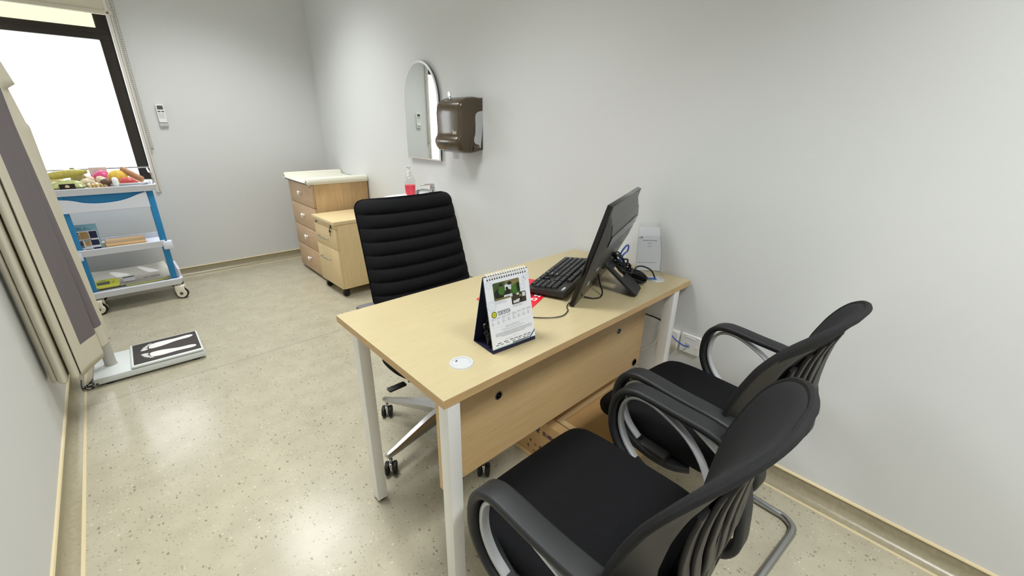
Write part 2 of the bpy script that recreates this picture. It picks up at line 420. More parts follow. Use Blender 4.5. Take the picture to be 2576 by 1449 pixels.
# ------------------------------------------------------------------ arched mirror
mr = thing('arched_mirror', 'frameless arched mirror on the wall above the sink', 'mirror', (-.004, -1.995, 1.113), R(.7))
def arch(w, h, n=24):
    r = w/2
    return [(-r, 0), (r, 0)]+[(r*math.cos(PI*i/n), h-r*1.16+r*1.16*math.sin(PI*i/n)) for i in range(n+1)]
Mm = frame((0, 0, 0), (0, -1, 0), (0, 0, 1))
bm = nb(); prism(bm, arch(.43, .633), .012, .018, Mm); obj('backing', bm, DKGREY, mr)
bm = nb(); A0, A1 = arch(.432, .634), arch(.408, .610)
loft(bm, [[(x, y, .0181) for x, y in A0], [(x, y, .022) for x, y in A0], [(x, y+.011, .0255) for x, y in A1]], cap=False, M=Mm)
obj('bevelled_edge', bm, mat('mirror_bevel', (246, 248, 248), .35, .6), mr, 20)
bm = nb(); bm.faces.new([X(bm, (x, y+.011, .0255), Mm) for x, y in A1]); bm.faces.new([X(bm, (x, y+.011, .0185), Mm) for x, y in A1][::-1])
obj('glass', bm, MIRROR, mr, 0)
bm = nb(); box(bm, (-.012, -.03, .10), (0, .03, .5)); obj('wall_mount', bm, DKGREY, mr)

# ------------------------------------------------------------------ paper towel dispenser
pd = thing('paper_towel_dispenser', 'smoked brown paper towel dispenser on the wall beside the mirror', 'dispenser', (0, -2.515, 1.19))
prof = smooth([(0, .312), (-.06, .316), (-.115, .306), (-.155, .278), (-.168, .235), (-.168, .18), (-.166, .13), (-.172, .098), (-.186, .076), (-.186, .052), (-.17, .022), (-.14, .006), (-.10, .0), (-.05, .004)], 4)+[Vector((-.0, .02, 0))]
rings = []
for y, k in ((.128, .86), (.124, .94), (.114, .985), (.1, 1), (-.1, 1), (-.114, .985), (-.124, .94), (-.128, .86)):
    rings.append([(p.x*k, y, .155+(p.y-.155)*(.9+.1*(k-.86)/.14) if p.x < -.001 else p.y) for p in prof])
bm = nb(); loft(bm, rings); obj('cover', bm, SMOKED, pd)
bm = nb(); cyl(bm, (-.092, -.105, .165), (-.092, .105, .165), .068, n=32); cyl(bm, (-.092, -.108, .165), (-.092, .108, .165), .02); obj('paper_roll', bm, PAPER, pd)
bm = nb(); box(bm, (-.018, -.112, .02), (-.001, .112, .30), .003); obj('back_plate', bm, DKGREY, pd)
bm = nb()
sd = smooth([(0, .24), (-.03, .235), (-.05, .222), (-.056, .2), (-.055, .16), (-.058, .11), (-.066, .085), (-.064, .062), (-.035, .035), (-.02, .03)], 4)+[Vector((-.008, .1, 0)), Vector((0, .18, 0))]
Ms = frame((0, 0, 0), (1, 0, 0), (0, 0, 1))
prism(bm, [(p.x, p.y) for p in sd], .1265, .1305, Ms); obj('side_plate', bm, LTGREY, pd)
bm = nb(); prism(bm, [(p.x, p.y) for p in sd], -.1305, -.1265, Ms); obj('side_plate', bm, LTGREY, pd)
bm = nb(); cyl(bm, (-.048, -.131, .034), (-.048, -.134, .034), .018); cyl(bm, (-.075, -.128, .03), (-.05, -.133, .03), .016); box(bm, (-.1, -.131, .02), (-.048, -.1285, .05), .004); cyl(bm, (-.048, -.134, .034), (-.048, -.1348, .034), .008, mi=1)
obj('hinge_tab', bm, [BROWNPL, WHITEPL], pd)
bm = nb(); Mk = T(-.115, .035, .303) @ Matrix.Rotation(R(-22), 4, 'X'); box(bm, (-.003, -.009, 0), (.003, .009, .016), .001, M=Mk)
prism(bm, [(-.009, .012), (.009, .012), (.013, .03), (.007, .044), (-.007, .044), (-.013, .03)], -.0015, .0015, Mk @ Matrix.Rotation(R(90), 4, 'X') @ Matrix.Rotation(R(90), 4, 'Y'))
obj('key', bm, STEEL, pd)
bm = nb(); Mt = frame((-.1695, -.055, .108), (0, -1, 0), (0, 0, 1)); text_bm(bm, 'livi', .032, Mt, ext=.0006, bold=.0006); box(bm, (0, -.012, -.0005), (.04, -.008, .0008), M=Mt)
obj('lettering', bm, mat('dispenser_lettering', (208, 204, 190), .5), pd)
bm = nb(); grid(bm, lambda u, v: (-.085-.012*math.sin(u*9)*v, .07-.13*u, .01-.05*v), 12, 5); obj('paper_towel', bm, PAPER, pd)

# ------------------------------------------------------------------ wash basin, tap, soap
sk = thing('wash_basin', 'white wall mounted wash basin behind the black office chair', 'sink', (0, -2.125, .874))
def oval(a, b, cx, n=40, sq=2.6): return [(cx+a*math.copysign(abs(math.cos(t))**(2/sq), math.cos(t)), b*math.copysign(abs(math.sin(t))**(2/sq), math.sin(t))) for t in (2*PI*i/n for i in range(n))]
bm = nb()
def ovr(a, b, cx, z): return [(x, y, z) for x, y in oval(a, b, cx)]
loft(bm, [ovr(.10, .10, -.16, -.19), ovr(.17, .145, -.19, -.11), ovr(.20, .165, -.2, -.02), ovr(.205, .172, -.205, -.004), ovr(.199, .166, -.205, .002), ovr(.19, .158, -.205, .0), ovr(.15, .125, -.23, -.01), ovr(.12, .11, -.235, -.07), ovr(.05, .06, -.235, -.10)])
box(bm, (-.07, -.171, -.12), (-.002, .171, 0), .012)
obj('bowl', bm, CERAMIC, sk)
bm = nb(); lathe(bm, [(.03, -.1), (.03, -.097), (.0, -.096)], 16, M=Matrix.Translation((-.235, 0, 0))); obj('drain', bm, CHROME, sk)
tp = thing('basin_tap', 'chrome lever tap on the wash basin', 'tap', (-.065, -2.155, .875))
bm = nb(); lathe(bm, [(.026, 0), (.026, .006), (.02, .01), (.0195, .05), (.018, .056)], 18); obj('body', bm, CHROME, tp)
bm = nb(); sweep(bm, smooth([(0, 0, .03), (-.05, 0, .042), (-.10, 0, .046), (-.125, 0, .040)], 5), rrect(.026, .02, .009), (0, 1, 0)); cyl(bm, (-.122, 0, .044), (-.124, 0, .014), .014, n=14); obj('spout', bm, CHROME, tp)
bm = nb(); box(bm, (-.013, -.012, .056), (.013, .012, .082), .004); box(bm, (-.095, -.009, .076), (.01, .009, .086), .003); obj('lever', bm, CHROME, tp)
sp = thing('soap_bottle', 'clear pump bottle of pink hand soap on the basin edge', 'soap', (-.172, -2.035, .8755), R(20))
bo = [(.0, 0), (.028, 0), (.033, .005), (.035, .02), (.038, .075), (.0395, .095), (.037, .112), (.028, .132), (.017, .142), (.013, .145), (.013, .150)]
bm = nb(); lathe(bm, bo, 24); obj('bottle', bm, CLEARPL, sp)
bm = nb(); lathe(bm, [(0, .002), (.027, .002), (.032, .006), (.034, .02), (.0368, .071), (0, .071)], 24); obj('liquid_soap', bm, PINKSOAP, sp)
bm = nb(); lathe(bm, [(.016, .147), (.016, .164), (.007, .166), (.005, .186), (.012, .188), (.013, .198), (.004, .201)], 16); box(bm, (-.036, -.006, .190), (0, .006, .200), .003); obj('pump', bm, WHITEPL, sp)

# ------------------------------------------------------------------ four drawer dresser with changing pad
dr = thing('chest_of_drawers', 'oak chest of four drawers with white knobs in the far corner', 'dresser', (-.258, -.685, 0))
DX, DY = .246, .302
bm = nb(); box(bm, (-DX+.02, -DY, .03), (DX, DY, .858), .002); obj('carcass', bm, DRESSS, dr)
bm = nb(); box(bm, (-DX+.05, -DY+.03, 0), (DX-.03, DY-.03, .031)); obj('plinth', bm, DKGREY, dr)
zz = [.032, .26, .452, .658, .856]
for k in range(4):
    z0, z1 = zz[k]+.002, zz[k+1]-.003
    bm = nb(); box(bm, (-DX, -DY+.001, z0), (-DX+.0185, DY-.001, z1), .002); dw = obj('drawer', bm, DRESSF, dr)
    bm = nb(); ky = .0; kz = (z0+z1)/2+.005
    cyl(bm, (-DX, ky, kz), (-DX-.014, ky, kz), .011, .013); 
    hs = smooth([(0, -.024), (-.016, -.006), (-.02, .008), (-.012, .017), (0, .01), (.012, .017), (.02, .008), (.016, -.006)], 4, True)
    prism(bm, [(p.x*.95, p.y*.95) for p in hs], .012, .024, frame((-DX, ky, kz+.002), (0, -1, 0), (0, 0, 1)), bev=.003)
    obj('knob', bm, KNOBW, dw)
bm = nb(); cyl(bm, (-DX-.002, -DY+.028, .838), (-DX, -DY+.028, .838), .007); obj('lock', bm, RUBBER, dr)
cp_ = thing('changing_pad', 'cream vinyl baby changing pad on the oak chest', 'changing pad', (-.258, -.685, .859))
bm = nb()
pr = smooth([(-.31, .0), (-.318, .02), (-.31, .048), (-.29, .056), (-.272, .046), (-.255, .024), (-.2, .018), (0, .016), (.2, .018), (.255, .024), (.272, .046), (.29, .056), (.31, .048), (.318, .02), (.31, .0)], 4)
def padring(x, k): return [(x, -p.x, p.y*k) for p in pr]
loft(bm, [padring(-.268, .3), padring(-.278, .72), padring(-.272, .95), padring(-.255, 1), padring(.23, 1), padring(.246, .95), padring(.25, .6)])
obj('pad', bm, MAT_PAD, cp_)

# ------------------------------------------------------------------ mobile pedestal
pe = thing('mobile_pedestal', 'light maple mobile pedestal with two drawers and a lock', 'cabinet', (-.30, -1.275, 0), R(1.5))
PX, PY = .245, .208
bm = nb(); box(bm, (-PX+.018, -PY, .075), (PX, PY, .608), .0015); obj('carcass', bm, PEDW, pe)
bm = nb(); box(bm, (-PX-.012, -PY-.006, .609), (PX+.004, PY+.006, .635), .0015); obj('top', bm, PEDTOP, pe)
bm = nb(); box(bm, (-PX, -PY+.001, .574), (-PX+.0175, PY-.001, .6075), .001); obj('top_rail', bm, PEDW, pe)
for z0, z1, hz in ((.405, .571, .475), (.078, .402, .302)):
    bm = nb(); box(bm, (-PX, -PY+.001, z0), (-PX+.0175, PY-.001, z1), .0015); dw = obj('drawer', bm, PEDW, pe)
    bm = nb(); tube(bm, smooth([(-PX, .12, hz), (-PX-.02, .112, hz), (-PX-.026, .10, hz), (-PX-.026, -.03, hz), (-PX-.02, -.045, hz), (-PX, -.052, hz)], 4), .004, 8); obj('handle', bm, STEEL, dw)
bm = nb(); cyl(bm, (-PX-.005, -.13, .585), (-PX, -.13, .585), .013, mi=0); cyl(bm, (-PX-.007, -.13, .585), (-PX-.005, -.13, .585), .008, mi=1); obj('lock', bm, [RUBBER, STEEL], pe)
bm = nb(); cyl(bm, (-PX-.004, .16, .585), (-PX, .16, .585), .008); obj('cover_cap', bm, RUBBER, pe)
bm = nb(); prism(bm, [(p[0], p[1]) for p in rrect(.026, .022, .009)], -.002, .002, frame((-PX-.012, -.13, .552), (0, -1, 0), (0, 0, 1))); box(bm, (-PX-.0135, -.1325, .512), (-PX-.0105, -.1275, .545)); cyl(bm, (-PX-.012, -.13, .583), (-PX-.012, -.13, .556), .002)
obj('key', bm, RUBBER, pe)
for x in (-.2, .2):
    for y in (-.165, .165):
        bm = nb(); cyl(bm, (x-.005, y-.014, .026), (x-.005, y+.014, .026), .026, n=16); box(bm, (x-.02, y-.018, .036), (x+.02, y+.018, .0745), .004); obj('caster', bm, RUBBER, pe)

# ------------------------------------------------------------------ medical cart
ct = thing('utility_cart', 'three tier white and blue plastic trolley under the window', 'cart', (-1.765, -.455, 0))
CX, CY = .285, .185          # half sizes
def tray(z0, z1, hx, hy, t=.012, y0=None):
    bm = nb(); out = rrect(2*hx, 2*hy, .03, 4); inn = rrect(2*hx-2*t, 2*hy-2*t, .022, 4)
    loft(bm, [[(x, y, z0) for x, y in rrect(2*hx-.02, 2*hy-.02, .03, 4)], [(x, y, z1-.003) for x, y in out], [(x, y, z1) for x, y in rrect(2*hx-.004, 2*hy-.004, .028, 4)], [(x, y, z1) for x, y in inn], [(x, y, z0+.012) for x, y in inn]])
    return bm
obj('top_tray', tray(.860, .906, .288, .19), CARTW, ct)
obj('middle_tray', tray(.437, .486, .247, .185), CARTW, ct)
obj('bottom_tray', tray(.125, .172, .288, .195, .02), CARTW, ct)
for s in (1, -1):
    bm = nb(); box(bm, (s*.235-.020, -.165, .17), (s*.235+.020, -.135, .862), .006); obj('post', bm, CARTB, ct)
    bm = nb(); box(bm, (s*.262-.012, .165, .13), (s*.262+.012, .189, .862), .006); obj('post', bm, CARTB, ct)
    bm = nb(); box(bm, (s*.25-.026, -.182, .412), (s*.25+.034 if s > 0 else s*.25+.026, -.128, .474), .006); obj('connector', bm, CARTW, ct)
    bm = nb(); box(bm, (s*.275-.008, -.13, .17), (s*.275+.01, .15, .235), .005); obj('end_rail', bm, CARTW, ct)
bm = nb(); box(bm, (-.272, -.158, .745), (.21, .14, .862), .004); obj('drawer_housing', bm, CARTB, ct)
bm = nb()
top = [(.216, .856), (.17, .842), (.11, .818), (.05, .803), (-.04, .797), (-.12, .806), (-.19, .830), (-.274, .842)]
tp_ = smooth([(a, b, 0) for a, b in top], 5)
prism(bm, [(-.27, .744), (.218, .744)]+[(p.x, p.y) for p in tp_], 0, .016, frame((0, -.160, 0), (1, 0, 0), (0, 0, 1)), bev=.003); obj('drawer', bm, CARTW, ct)
bm = nb(); rl = [(-.275, -.1, .895), (-.278, -.1, .97), (-.27, -.06, .985), (-.275, .165, .998), (-.25, .178, 1.0), (.25, .178, 1.0), (.275, .165, .998), (.272, -.06, .985), (.279, -.1, .97), (.277, -.1, .895)]
tube(bm, smooth(rl, 4), .006, 8); obj('guard_rail', bm, CHROME, ct)
for sx in (1, -1):
    for sy in (1, -1):
        x, y = sx*.245, sy*.155
        bm = nb(); cyl(bm, (x, y, .105), (x, y, .13), .014, mi=0)
        M_ = T(x+.012, y-.012, 0, R(-25))
        cyl(bm, (0, -.011, .043), (0, .011, .043), .043, n=22, mi=1, M=M_)
        for s in (1, -1):
            prism(bm, [(-.04, .09), (-.035, .055), (-.02, .052), (0, .012), (.03, .02), (.042, .045), (.038, .07), (.025, .098), (0, .108), (-.03, .106)], .012, .024, frame((0, 0, 0), (1, 0, 0), (0, 0, 1)) @ Matrix.Scale(s, 4, (0, 0, 1)) if False else frame((0, 0, 0), (1, 0, 0), (0, 0, 1)) if s > 0 else Matrix.Translation((0, .036, 0)) @ frame((0, 0, 0), (1, 0, 0), (0, 0, 1)), mi=2, bev=.003) if False else None
            box(bm, (-.036, s*.018-.007, .05), (.03, s*.018+.007, .108), .008, mi=2, M=M_); cyl(bm, (.004, s*.012, .045), (.004, s*.026, .045), .034, n=20, mi=2, M=M_); cyl(bm, (.004, s*.026, .045), (.004, s*.028, .045), .012, n=14, mi=3, M=M_)
        M_2 = M_
        box(bm, (-.034, -.02, .092), (.028, .02, .11), .006, mi=2, M=M_2)
        cyl(bm, (0, -.0115, .043), (0, .0115, .043), .0432, n=22, mi=1, M=M_2)
        obj('caster', bm, [STEEL, RUBBER, CASTERW, DKGREY], ct)

# ---- food models and packets on the top tray (z = tray surface)
ZT = .8725
FZ = 1.4
fg = 'replica foods and packets on the cart top'
def cm(rgb, r=.5, v=.2, vs=60): return mat('food_'+'_'.join(map(str, rgb)), rgb, r, var=v, vscale=vs)
def simple(name, label, cat, bm, m, loc, rz=0, sm=50):
    o = obj(name, bm, m, None, sm); loc = (loc[0], loc[1], ZT+(loc[2]-ZT)*FZ); o.scale = (1, 1, FZ); o.location = loc; o.rotation_euler = (0, 0, rz); return tag(o, label, cat, fg)
def pillow(w, d, h, jit=.004, n=10):
    bm = nb()
    def top(s):
        def f(u, v):
            e = (math.sin(PI*u)*math.sin(PI*v))**.42
            return ((u-.5)*w, (v-.5)*d, h/2+s*h/2*e+(rnd.uniform(-jit, jit) if 0 < u < 1 and 0 < v < 1 else 0))
        return f
    grid(bm, top(1), n, n); grid(bm, top(-1), n, n)
    return bm
# salad bag with a black label
t = thing('salad_bag', 'pale green salad bag with a black label at the cart front', 'food bag', (-1.945, -.575, ZT), R(2), fg); t.scale = (1, 1, FZ)
obj('bag', pillow(.185, .10, .062), cm((176, 180, 120), .3, .4, 40), t)
bm = nb(); box(bm, (-.036, -.058, .010), (.040, -.050, .048)); lb = obj('label_patch', bm, mat('black_label', (34, 24, 22), .4), t)
bm = nb(); Mt = frame((.002, -.0583, .016), (1, 0, 0), (0, 0, 1)); [box(bm, (-.026+k*.0075, .0, 0), (-.0205+k*.0075, .008, .0004), M=Mt) for k in range(7)]; prism(bm, [(p.x, p.y) for p in smooth([(-.009, .016), (.009, .016), (.010, .023), (0, .028), (-.010, .023)], 3, True)], 0, .0005, Mt); obj('lettering', bm, mat('cream_ink', (226, 202, 160), .6), lb)
bm = nb(); sweep(bm, smooth([(-.12, 0, .012), (-.07, .01, .02), (0, .012, .026), (.07, .004, .03), (.115, -.012, .036)], 5), [(a, b*.75) for a, b in circ(.022, 12)], scale=lambda t: .35+.65*math.sin(PI*min(max(t, .06), .94))); simple('maize_cob', 'long yellow packet lying across the salad bag', 'food packet', bm, cm((186, 174, 88), .25, .4, 50), (-1.94, -.56, ZT+.062), R(4))
simple('snack_pouch', 'olive brown pointed pouch standing behind the yellow packet', 'food pouch', (lambda b: (loft(b, [[(x, y, 0) for x, y in rrect(.10, .06, .02)], [(x*.8+.005, y*.8, .05) for x, y in rrect(.10, .06, .02)], [(x*.2-.015, y*.3, .095) for x, y in rrect(.10, .06, .02)]]), b)[1])(nb()), cm((150, 138, 92), .4, .3), (-1.885, -.42, ZT+.015), R(-14))
simple('bread_pack', 'pale brown loaf at the far left behind the yellow packet', 'food packet', pillow(.10, .07, .05, .002), cm((198, 180, 128), .4), (-2.0, -.42, ZT+.02), R(10))
bm = nb()
for k in range(5): box(bm, (-.05+k*.0205, -.035, 0), (-.0305+k*.0205, .035, .040-.002*(k % 2)), .006, mi=k % 2)
simple('sliced_loaf', 'wrapped striped slices at the front centre of the cart', 'sliced loaf', bm, [cm((222, 200, 150), .35), cm((196, 164, 100), .35)], (-1.795, -.57, ZT), R(3))
bm = nb()
for k in range(9): ball(bm, (rnd.uniform(-.05, .05), rnd.uniform(-.03, .03), .02+rnd.uniform(0, .03)), .026, (1.2, .8, .7), 8, jit=.12)
simple('crisp_packet', 'crumpled silver and cream packet in the middle of the cart', 'food packet', bm, cm((226, 210, 186), .22, .35, 70), (-1.80, -.45, ZT))
bm = nb(); box(bm, (-.048, -.03, 0), (.048, .03, .105), .003); simple('pale_carton', 'grey pink carton at the back beside the pink fruit', 'carton', bm, cm((208, 190, 188), .5, .05), (-1.77, -.345, ZT), R(2))
bm = nb(); ball(bm, (0, 0, .045), .05, (1.15, .8, .9), 16, jit=.03); 
for k in range(8):
    a = 2*PI*k/8; cyl(bm, (.045*math.cos(a), .03*math.sin(a), .05), (.062*math.cos(a), .045*math.sin(a), .075), .008, .001, 6)
simple('dragon_fruit', 'magenta dragon fruit in front of the grey pink carton', 'fruit', bm, cm((212, 84, 134), .35, .25), (-1.755, -.405, ZT))
bm = nb(); ball(bm, (0, 0, .042), .04, (1.1, .9, 1), 14, jit=.02); simple('red_apple', 'red apple behind the yellow bun', 'fruit', bm, cm((190, 62, 58), .3, .25), (-1.685, -.395, ZT))
bm = nb(); 
lathe(bm, [(0, .0), (.075, 0), (.098, .01), (.115, .018), (.114, .021), (.094, .014), (.07, .006), (0, .006)], 28); o = simple('oval_plate', 'white oval plate at the front right of the cart', 'plate', bm, CERAMIC, (-1.635, -.545, ZT+.018)); o.scale = (1.12, .72, 1.2)
bm = nb(); ball(bm, (0, 0, .02), .05, (1.1, .75, .72), 16, jit=.04); simple('yellow_bun', 'golden yellow bun on the white plate', 'bun', bm, cm((224, 188, 80), .5, .35), (-1.675, -.525, ZT+.042))
bm = nb(); ball(bm, (0, 0, 0), .03, (1.2, .8, .65), 12, jit=.05); simple('chocolate_bun', 'dark brown roll at the left of the white plate', 'roll', bm, cm((110, 84, 66), .4, .3), (-1.742, -.585, ZT+.044))
bm = nb(); lathe(bm, [(0, 0), (.017, 0), (.019, .02), (.017, .034), (.01, .04), (0, .041)], 14); simple('boiled_egg', 'small white egg standing at the plate front', 'egg', bm, CERAMIC, (-1.697, -.612, ZT+.026))
bm = nb(); loft(bm, [[(-.06, y*.35, z*.5+.012) for y, z in circ(.03, 8)], [(-.03, y, z*.8+.016) for y, z in circ(.03, 8)], [(.03, y*.9, z*.7+.014) for y, z in circ(.03, 8)], [(.075, y*.15, z*.2+.006) for y, z in circ(.03, 8)]]); simple('red_chili_packet', 'shiny red packet at the front of the white plate', 'food packet', bm, cm((206, 90, 92), .25, .2), (-1.628, -.595, ZT+.030), R(-8)).scale = (.72, .9, 1.2)
bm = nb(); box(bm, (-.065, -.02, 0), (.065, .02, .03), .008, M=Matrix.Rotation(R(28), 4, 'Y')); simple('brown_bread_slab', 'brown crusted slab leaning on the white plate', 'bread', bm, cm((176, 132, 96), .5, .3), (-1.60, -.53, ZT+.058), R(-20))
bm = nb(); lathe(bm, [(0, 0), (.012, 0), (.02, .02), (.018, .04), (.008, .05), (0, .052)], 12); simple('garlic_bulb', 'white garlic bulb near the back guard rail', 'garlic', bm, CERAMIC, (-1.61, -.37, ZT+.04))
bm = nb(); box(bm, (-.04, -.03, 0), (.04, .03, .055), .012); simple('flour_pack', 'white paper pack under the garlic bulb', 'food packet', bm, cm((240, 236, 222), .5, .05), (-1.61, -.38, ZT))
bm = nb(); box(bm, (-.03, -.025, 0), (.03, .025, .034), .004); box(bm, (-.034, -.029, .03), (.034, .029, .036), .002); simple('lidded_box', 'pale green lidded box at the cart right edge', 'food box', bm, cm((198, 208, 180), .35, .05), (-1.545, -.47, ZT), R(-6))
bm = nb(); lathe(bm, [(0, 0), (.026, 0), (.032, .012), (.033, .016), (.028, .016), (.02, .004), (0, .004)], 20); simple('small_dish', 'small white dish in the right corner of the cart', 'dish', bm, CERAMIC, (-1.525, -.555, ZT))

# ---- middle tray
t = thing('picture_card', 'light blue card with food pictures propped on the middle tray', 'card', (-1.95, -.555, .4495), R(-3))
Mc = Matrix.Rotation(R(-8), 4, 'X')
bm = nb(); box(bm, (-.085, -.012, 0), (.075, .012, .2), .002, M=Mc); obj('panel', bm, LBLUE, t)
bm = nb(); Mf = Mc @ frame((-.085, -.0128, 0), (1, 0, 0), (0, 0, 1))
box(bm, (.012, .004, 0), (.155, .155, .0008), M=Mf)
obj('sheet', bm, PAPER, t)
MP = [cm((186, 150, 96), .5, .4, 90), cm((90, 66, 60), .5, .5, 90), mat('navy_panel', (34, 36, 72), .5), mat('slate_banner', (84, 98, 120), .5)]
bm = nb()
for x, y, w, h, k in ((.018, .098, .045, .032, 0), (.065, .098, .043, .05, 0), (.112, .1, .04, .05, 2), (.018, .05, .05, .032, 1), (.078, .048, .028, .036, 0), (.11, .05, .042, .038, 2), (.018, .006, .05, .016, 1), (.07, .006, .038, .02, 1), (.112, .006, .042, .028, 2), (.018, .134, .042, .012, 3), (.02, .084, .05, .006, 3), (.02, .041, .05, .006, 2), (.075, .088, .04, .005, 3), (.02, .026, .04, .006, 3)):
    box(bm, (x, y, .0008), (x+w, y+h, .0014), M=Mf, mi=k)
obj('pictures', bm, MP, t)
bm = nb(); [box(bm, (.03+k*.013, .172, 0), (.040+k*.013, .178, .0006), M=Mf) for k in (2, 3, 5)]; box(bm, (.03, .164, 0), (.13, .1665, .0006), M=Mf); obj('heading', bm, mat('teal_ink', (60, 120, 150), .5), t)
bm = nb(); box(bm, (-.112, -.135, 0), (.112, .1, .047), .002)
tag(obj('cardboard_box', bm, KRAFT), 'flat brown cardboard box on the middle cart tray', 'box').location = (-1.742, -.485, .4495)
bm = nb(); box(bm, (-.02, -.02, 0), (.012, .03, .04), .003)
tag(obj('small_carton', bm, cm((222, 206, 180), .6, .05)), 'small cream carton between the picture card and the brown box', 'carton').location = (-1.872, -.44, .4495)

# ---- bottom tray: baby scale
t = thing('baby_scale', 'white baby weighing scale with a yellow display on the bottom tray', 'scale', (-1.785, -.43, .1375))
def scl(u, v):
    x = -.245+.49*u; y = -.13+.265*v
    z = .034+.062*max(0, (v-.45)/.55)**1.6+.012*(2*u-1)**4+.012*math.sin(PI*v)*0
    k = 1-.05*abs(2*v-1)**3
    return (x*k, y, z)
bm = nb(); grid(bm, scl, 26, 20); grid(bm, lambda u, v: (scl(u, v)[0]*.9, scl(u, v)[1]*.92, .004+.5*max(0, scl(u, v)[2]-.034)), 26, 20)
vs = {}
obj('tray', bm, mat('scale_tray_white', (206, 201, 190), .35), t)
bm = nb(); sweep(bm, [Vector(scl(.42+.57*i/16, 0))+Vector((0, -.004, -.009)) for i in range(17)], rrect(.012, .016, .005), (0, 1, 0)); obj('green_trim', bm, mat('olive_trim', (178, 180, 110), .45), t)
bm = nb(); box(bm, (-.24, -.125, .004), (.24, .13, .02), .004); obj('base', bm, LTGREY, t)
Md = frame((-.150, -.100, .062), (1, .03, 0), (0, 1, .45))
bm = nb(); prism(bm, rrect(.165, .082, .018, 4), -.012, .004, Md, bev=.001); dp = obj('display', bm, YELLOW, t)
bm = nb(); box(bm, (-.042, -.018, .004), (.03, .014, .0052), M=Md); obj('lcd_screen', bm, LCD, dp)
OL = mat('olive_ink', (110, 112, 40), .5)
for x in (-.062, .05):
    bm = nb(); cyl(bm, (x, 0, .004), (x, 0, .0052), .005, n=10, M=Md); obj('button', bm, OL, dp)
bm = nb(); box(bm, (-.026, .027, .004), (.01, .031, .0048), M=Md); obj('printed_name', bm, OL, dp)
bm = nb(); Ml = frame((-.01, -.06, .056), (1, .03, 0), (0, 1, .35)); box(bm, (-.035, .02, 0), (.035, .032, .0008), M=Ml, mi=1); box(bm, (-.035, -.028, 0), (.035, .02, .0006), M=Ml, mi=0); obj('sticker', bm, [PAPER, mat('dark_green_ink', (44, 70, 54), .5)], t)
bm = nb(); Mq = frame((.075, -.085, .050), (1, .06, .01), (0, 1, .3)); [box(bm, (k*.0105, 0, 0), (k*.0105+.0075, .009, .0004), M=Mq) for k in (0, 1, 2, 4, 5, 6, 7, 8, 9)]; obj('small_print', bm, DKGREY, t)
bm = nb(); grid(bm, lambda u, v: (-.262+.515*u, -.128+.27*v, .050+.022*math.sin(PI*u)**.6*max(0, v-.15)+.075*max(0, v-.5)+.003*math.sin(u*17+v*9)), 30, 16)
tag(obj('plastic_cover', bm, glass_material('clear_film', (.96, .955, .945), .05)), 'clear plastic film draped over the baby scale', 'plastic film').location = (-1.785, -.43, .1375)

# ------------------------------------------------------------------ floor weighing scale
t = thing('weighing_scale', 'white platform weighing scale with footprints on the floor', 'scale', (-1.79, -1.695, 0), R(-1.5))
bm = nb(); box(bm, (-.248, -.155, .014), (.248, .155, .05), .004); obj('base', bm, SCALEW, t)
bm = nb(); box(bm, (-.09, -.158, .052), (.246, .158, .068), .008, 3); obj('platform', bm, SCALEW, t)
bm = nb(); box(bm, (-.076, -.142, .0675), (.236, .142, .0705), .002); fm = obj('foot_mat', bm, MATBLK, t)
for s in (1, -1):
    bm = nb(); Mf = Matrix.Translation((0, s*.058, 0)) @ Matrix.Rotation(R(7*s), 4, 'Z')
    sole = smooth([(.004, .016*s), (.0, -.026*s), (.055, -.034*s), (.13, -.018*s), (.195, -.020*s), (.220, 0), (.2, .021*s), (.13, .024*s), (.06, .038*s), (.02, .034*s)], 5, True)
    prism(bm, [(p.x, p.y) for p in sole], .0705, .0712, Mf)
    for k, (tx, ty, a, b) in enumerate(((-.026, -.022, .018, .010), (-.022, -.002, .015, .0062), (-.014, .013, .0135, .0056), (-.003, .027, .012, .0052), (.010, .041, .011, .005))):
        prism(bm, [(tx+a*math.cos(q), s*(ty)+b*math.sin(q)) for q in (2*PI*i/14 for i in range(14))], .0705, .0712, Mf)
    obj('footprint', bm, mat('footprint_white', (232, 232, 228), .5), fm, 0)
bm = nb(); cyl(bm, (-.176, 0, .05), (-.176, 0, .62), .026, n=24); cyl(bm, (-.176, 0, .0495), (-.176, 0, .054), .03, n=24); obj('column', bm, COLUMN, t)
for x in (-.19, .2):
    for y in (-.115, .115):
        bm = nb(); cyl(bm, (x, y, 0), (x, y, .016), .024, n=16); obj('foot', bm, BLUEFOOT, t)
bm = nb(); cyl(bm, (-.2485, -.135, .026), (-.2505, -.135, .026), .006, n=12); cyl(bm, (-.238, -.155, .022), (-.238, -.1575, .022), .006, n=12); obj('screw', bm, DKGREY, t)
cpts = [(-2.03, -1.75, .03), (-2.055, -1.78, .02), (-2.075, -1.80, .006), (-2.05, -1.83, .006), (-2.07, -1.85, .007), (-2.085, -1.82, .012), (-2.06, -1.79, .014), (-2.045, -1.82, .018), (-2.075, -1.84, .018), (-2.095, -1.80, .006), (-2.1, -1.70, .006)]
bm = nb(); tube(bm, smooth(cpts, 5), .003, 8)
tag(obj('power_cable', bm, BLKCABLE), 'coiled black cable behind the weighing scale', 'cable')

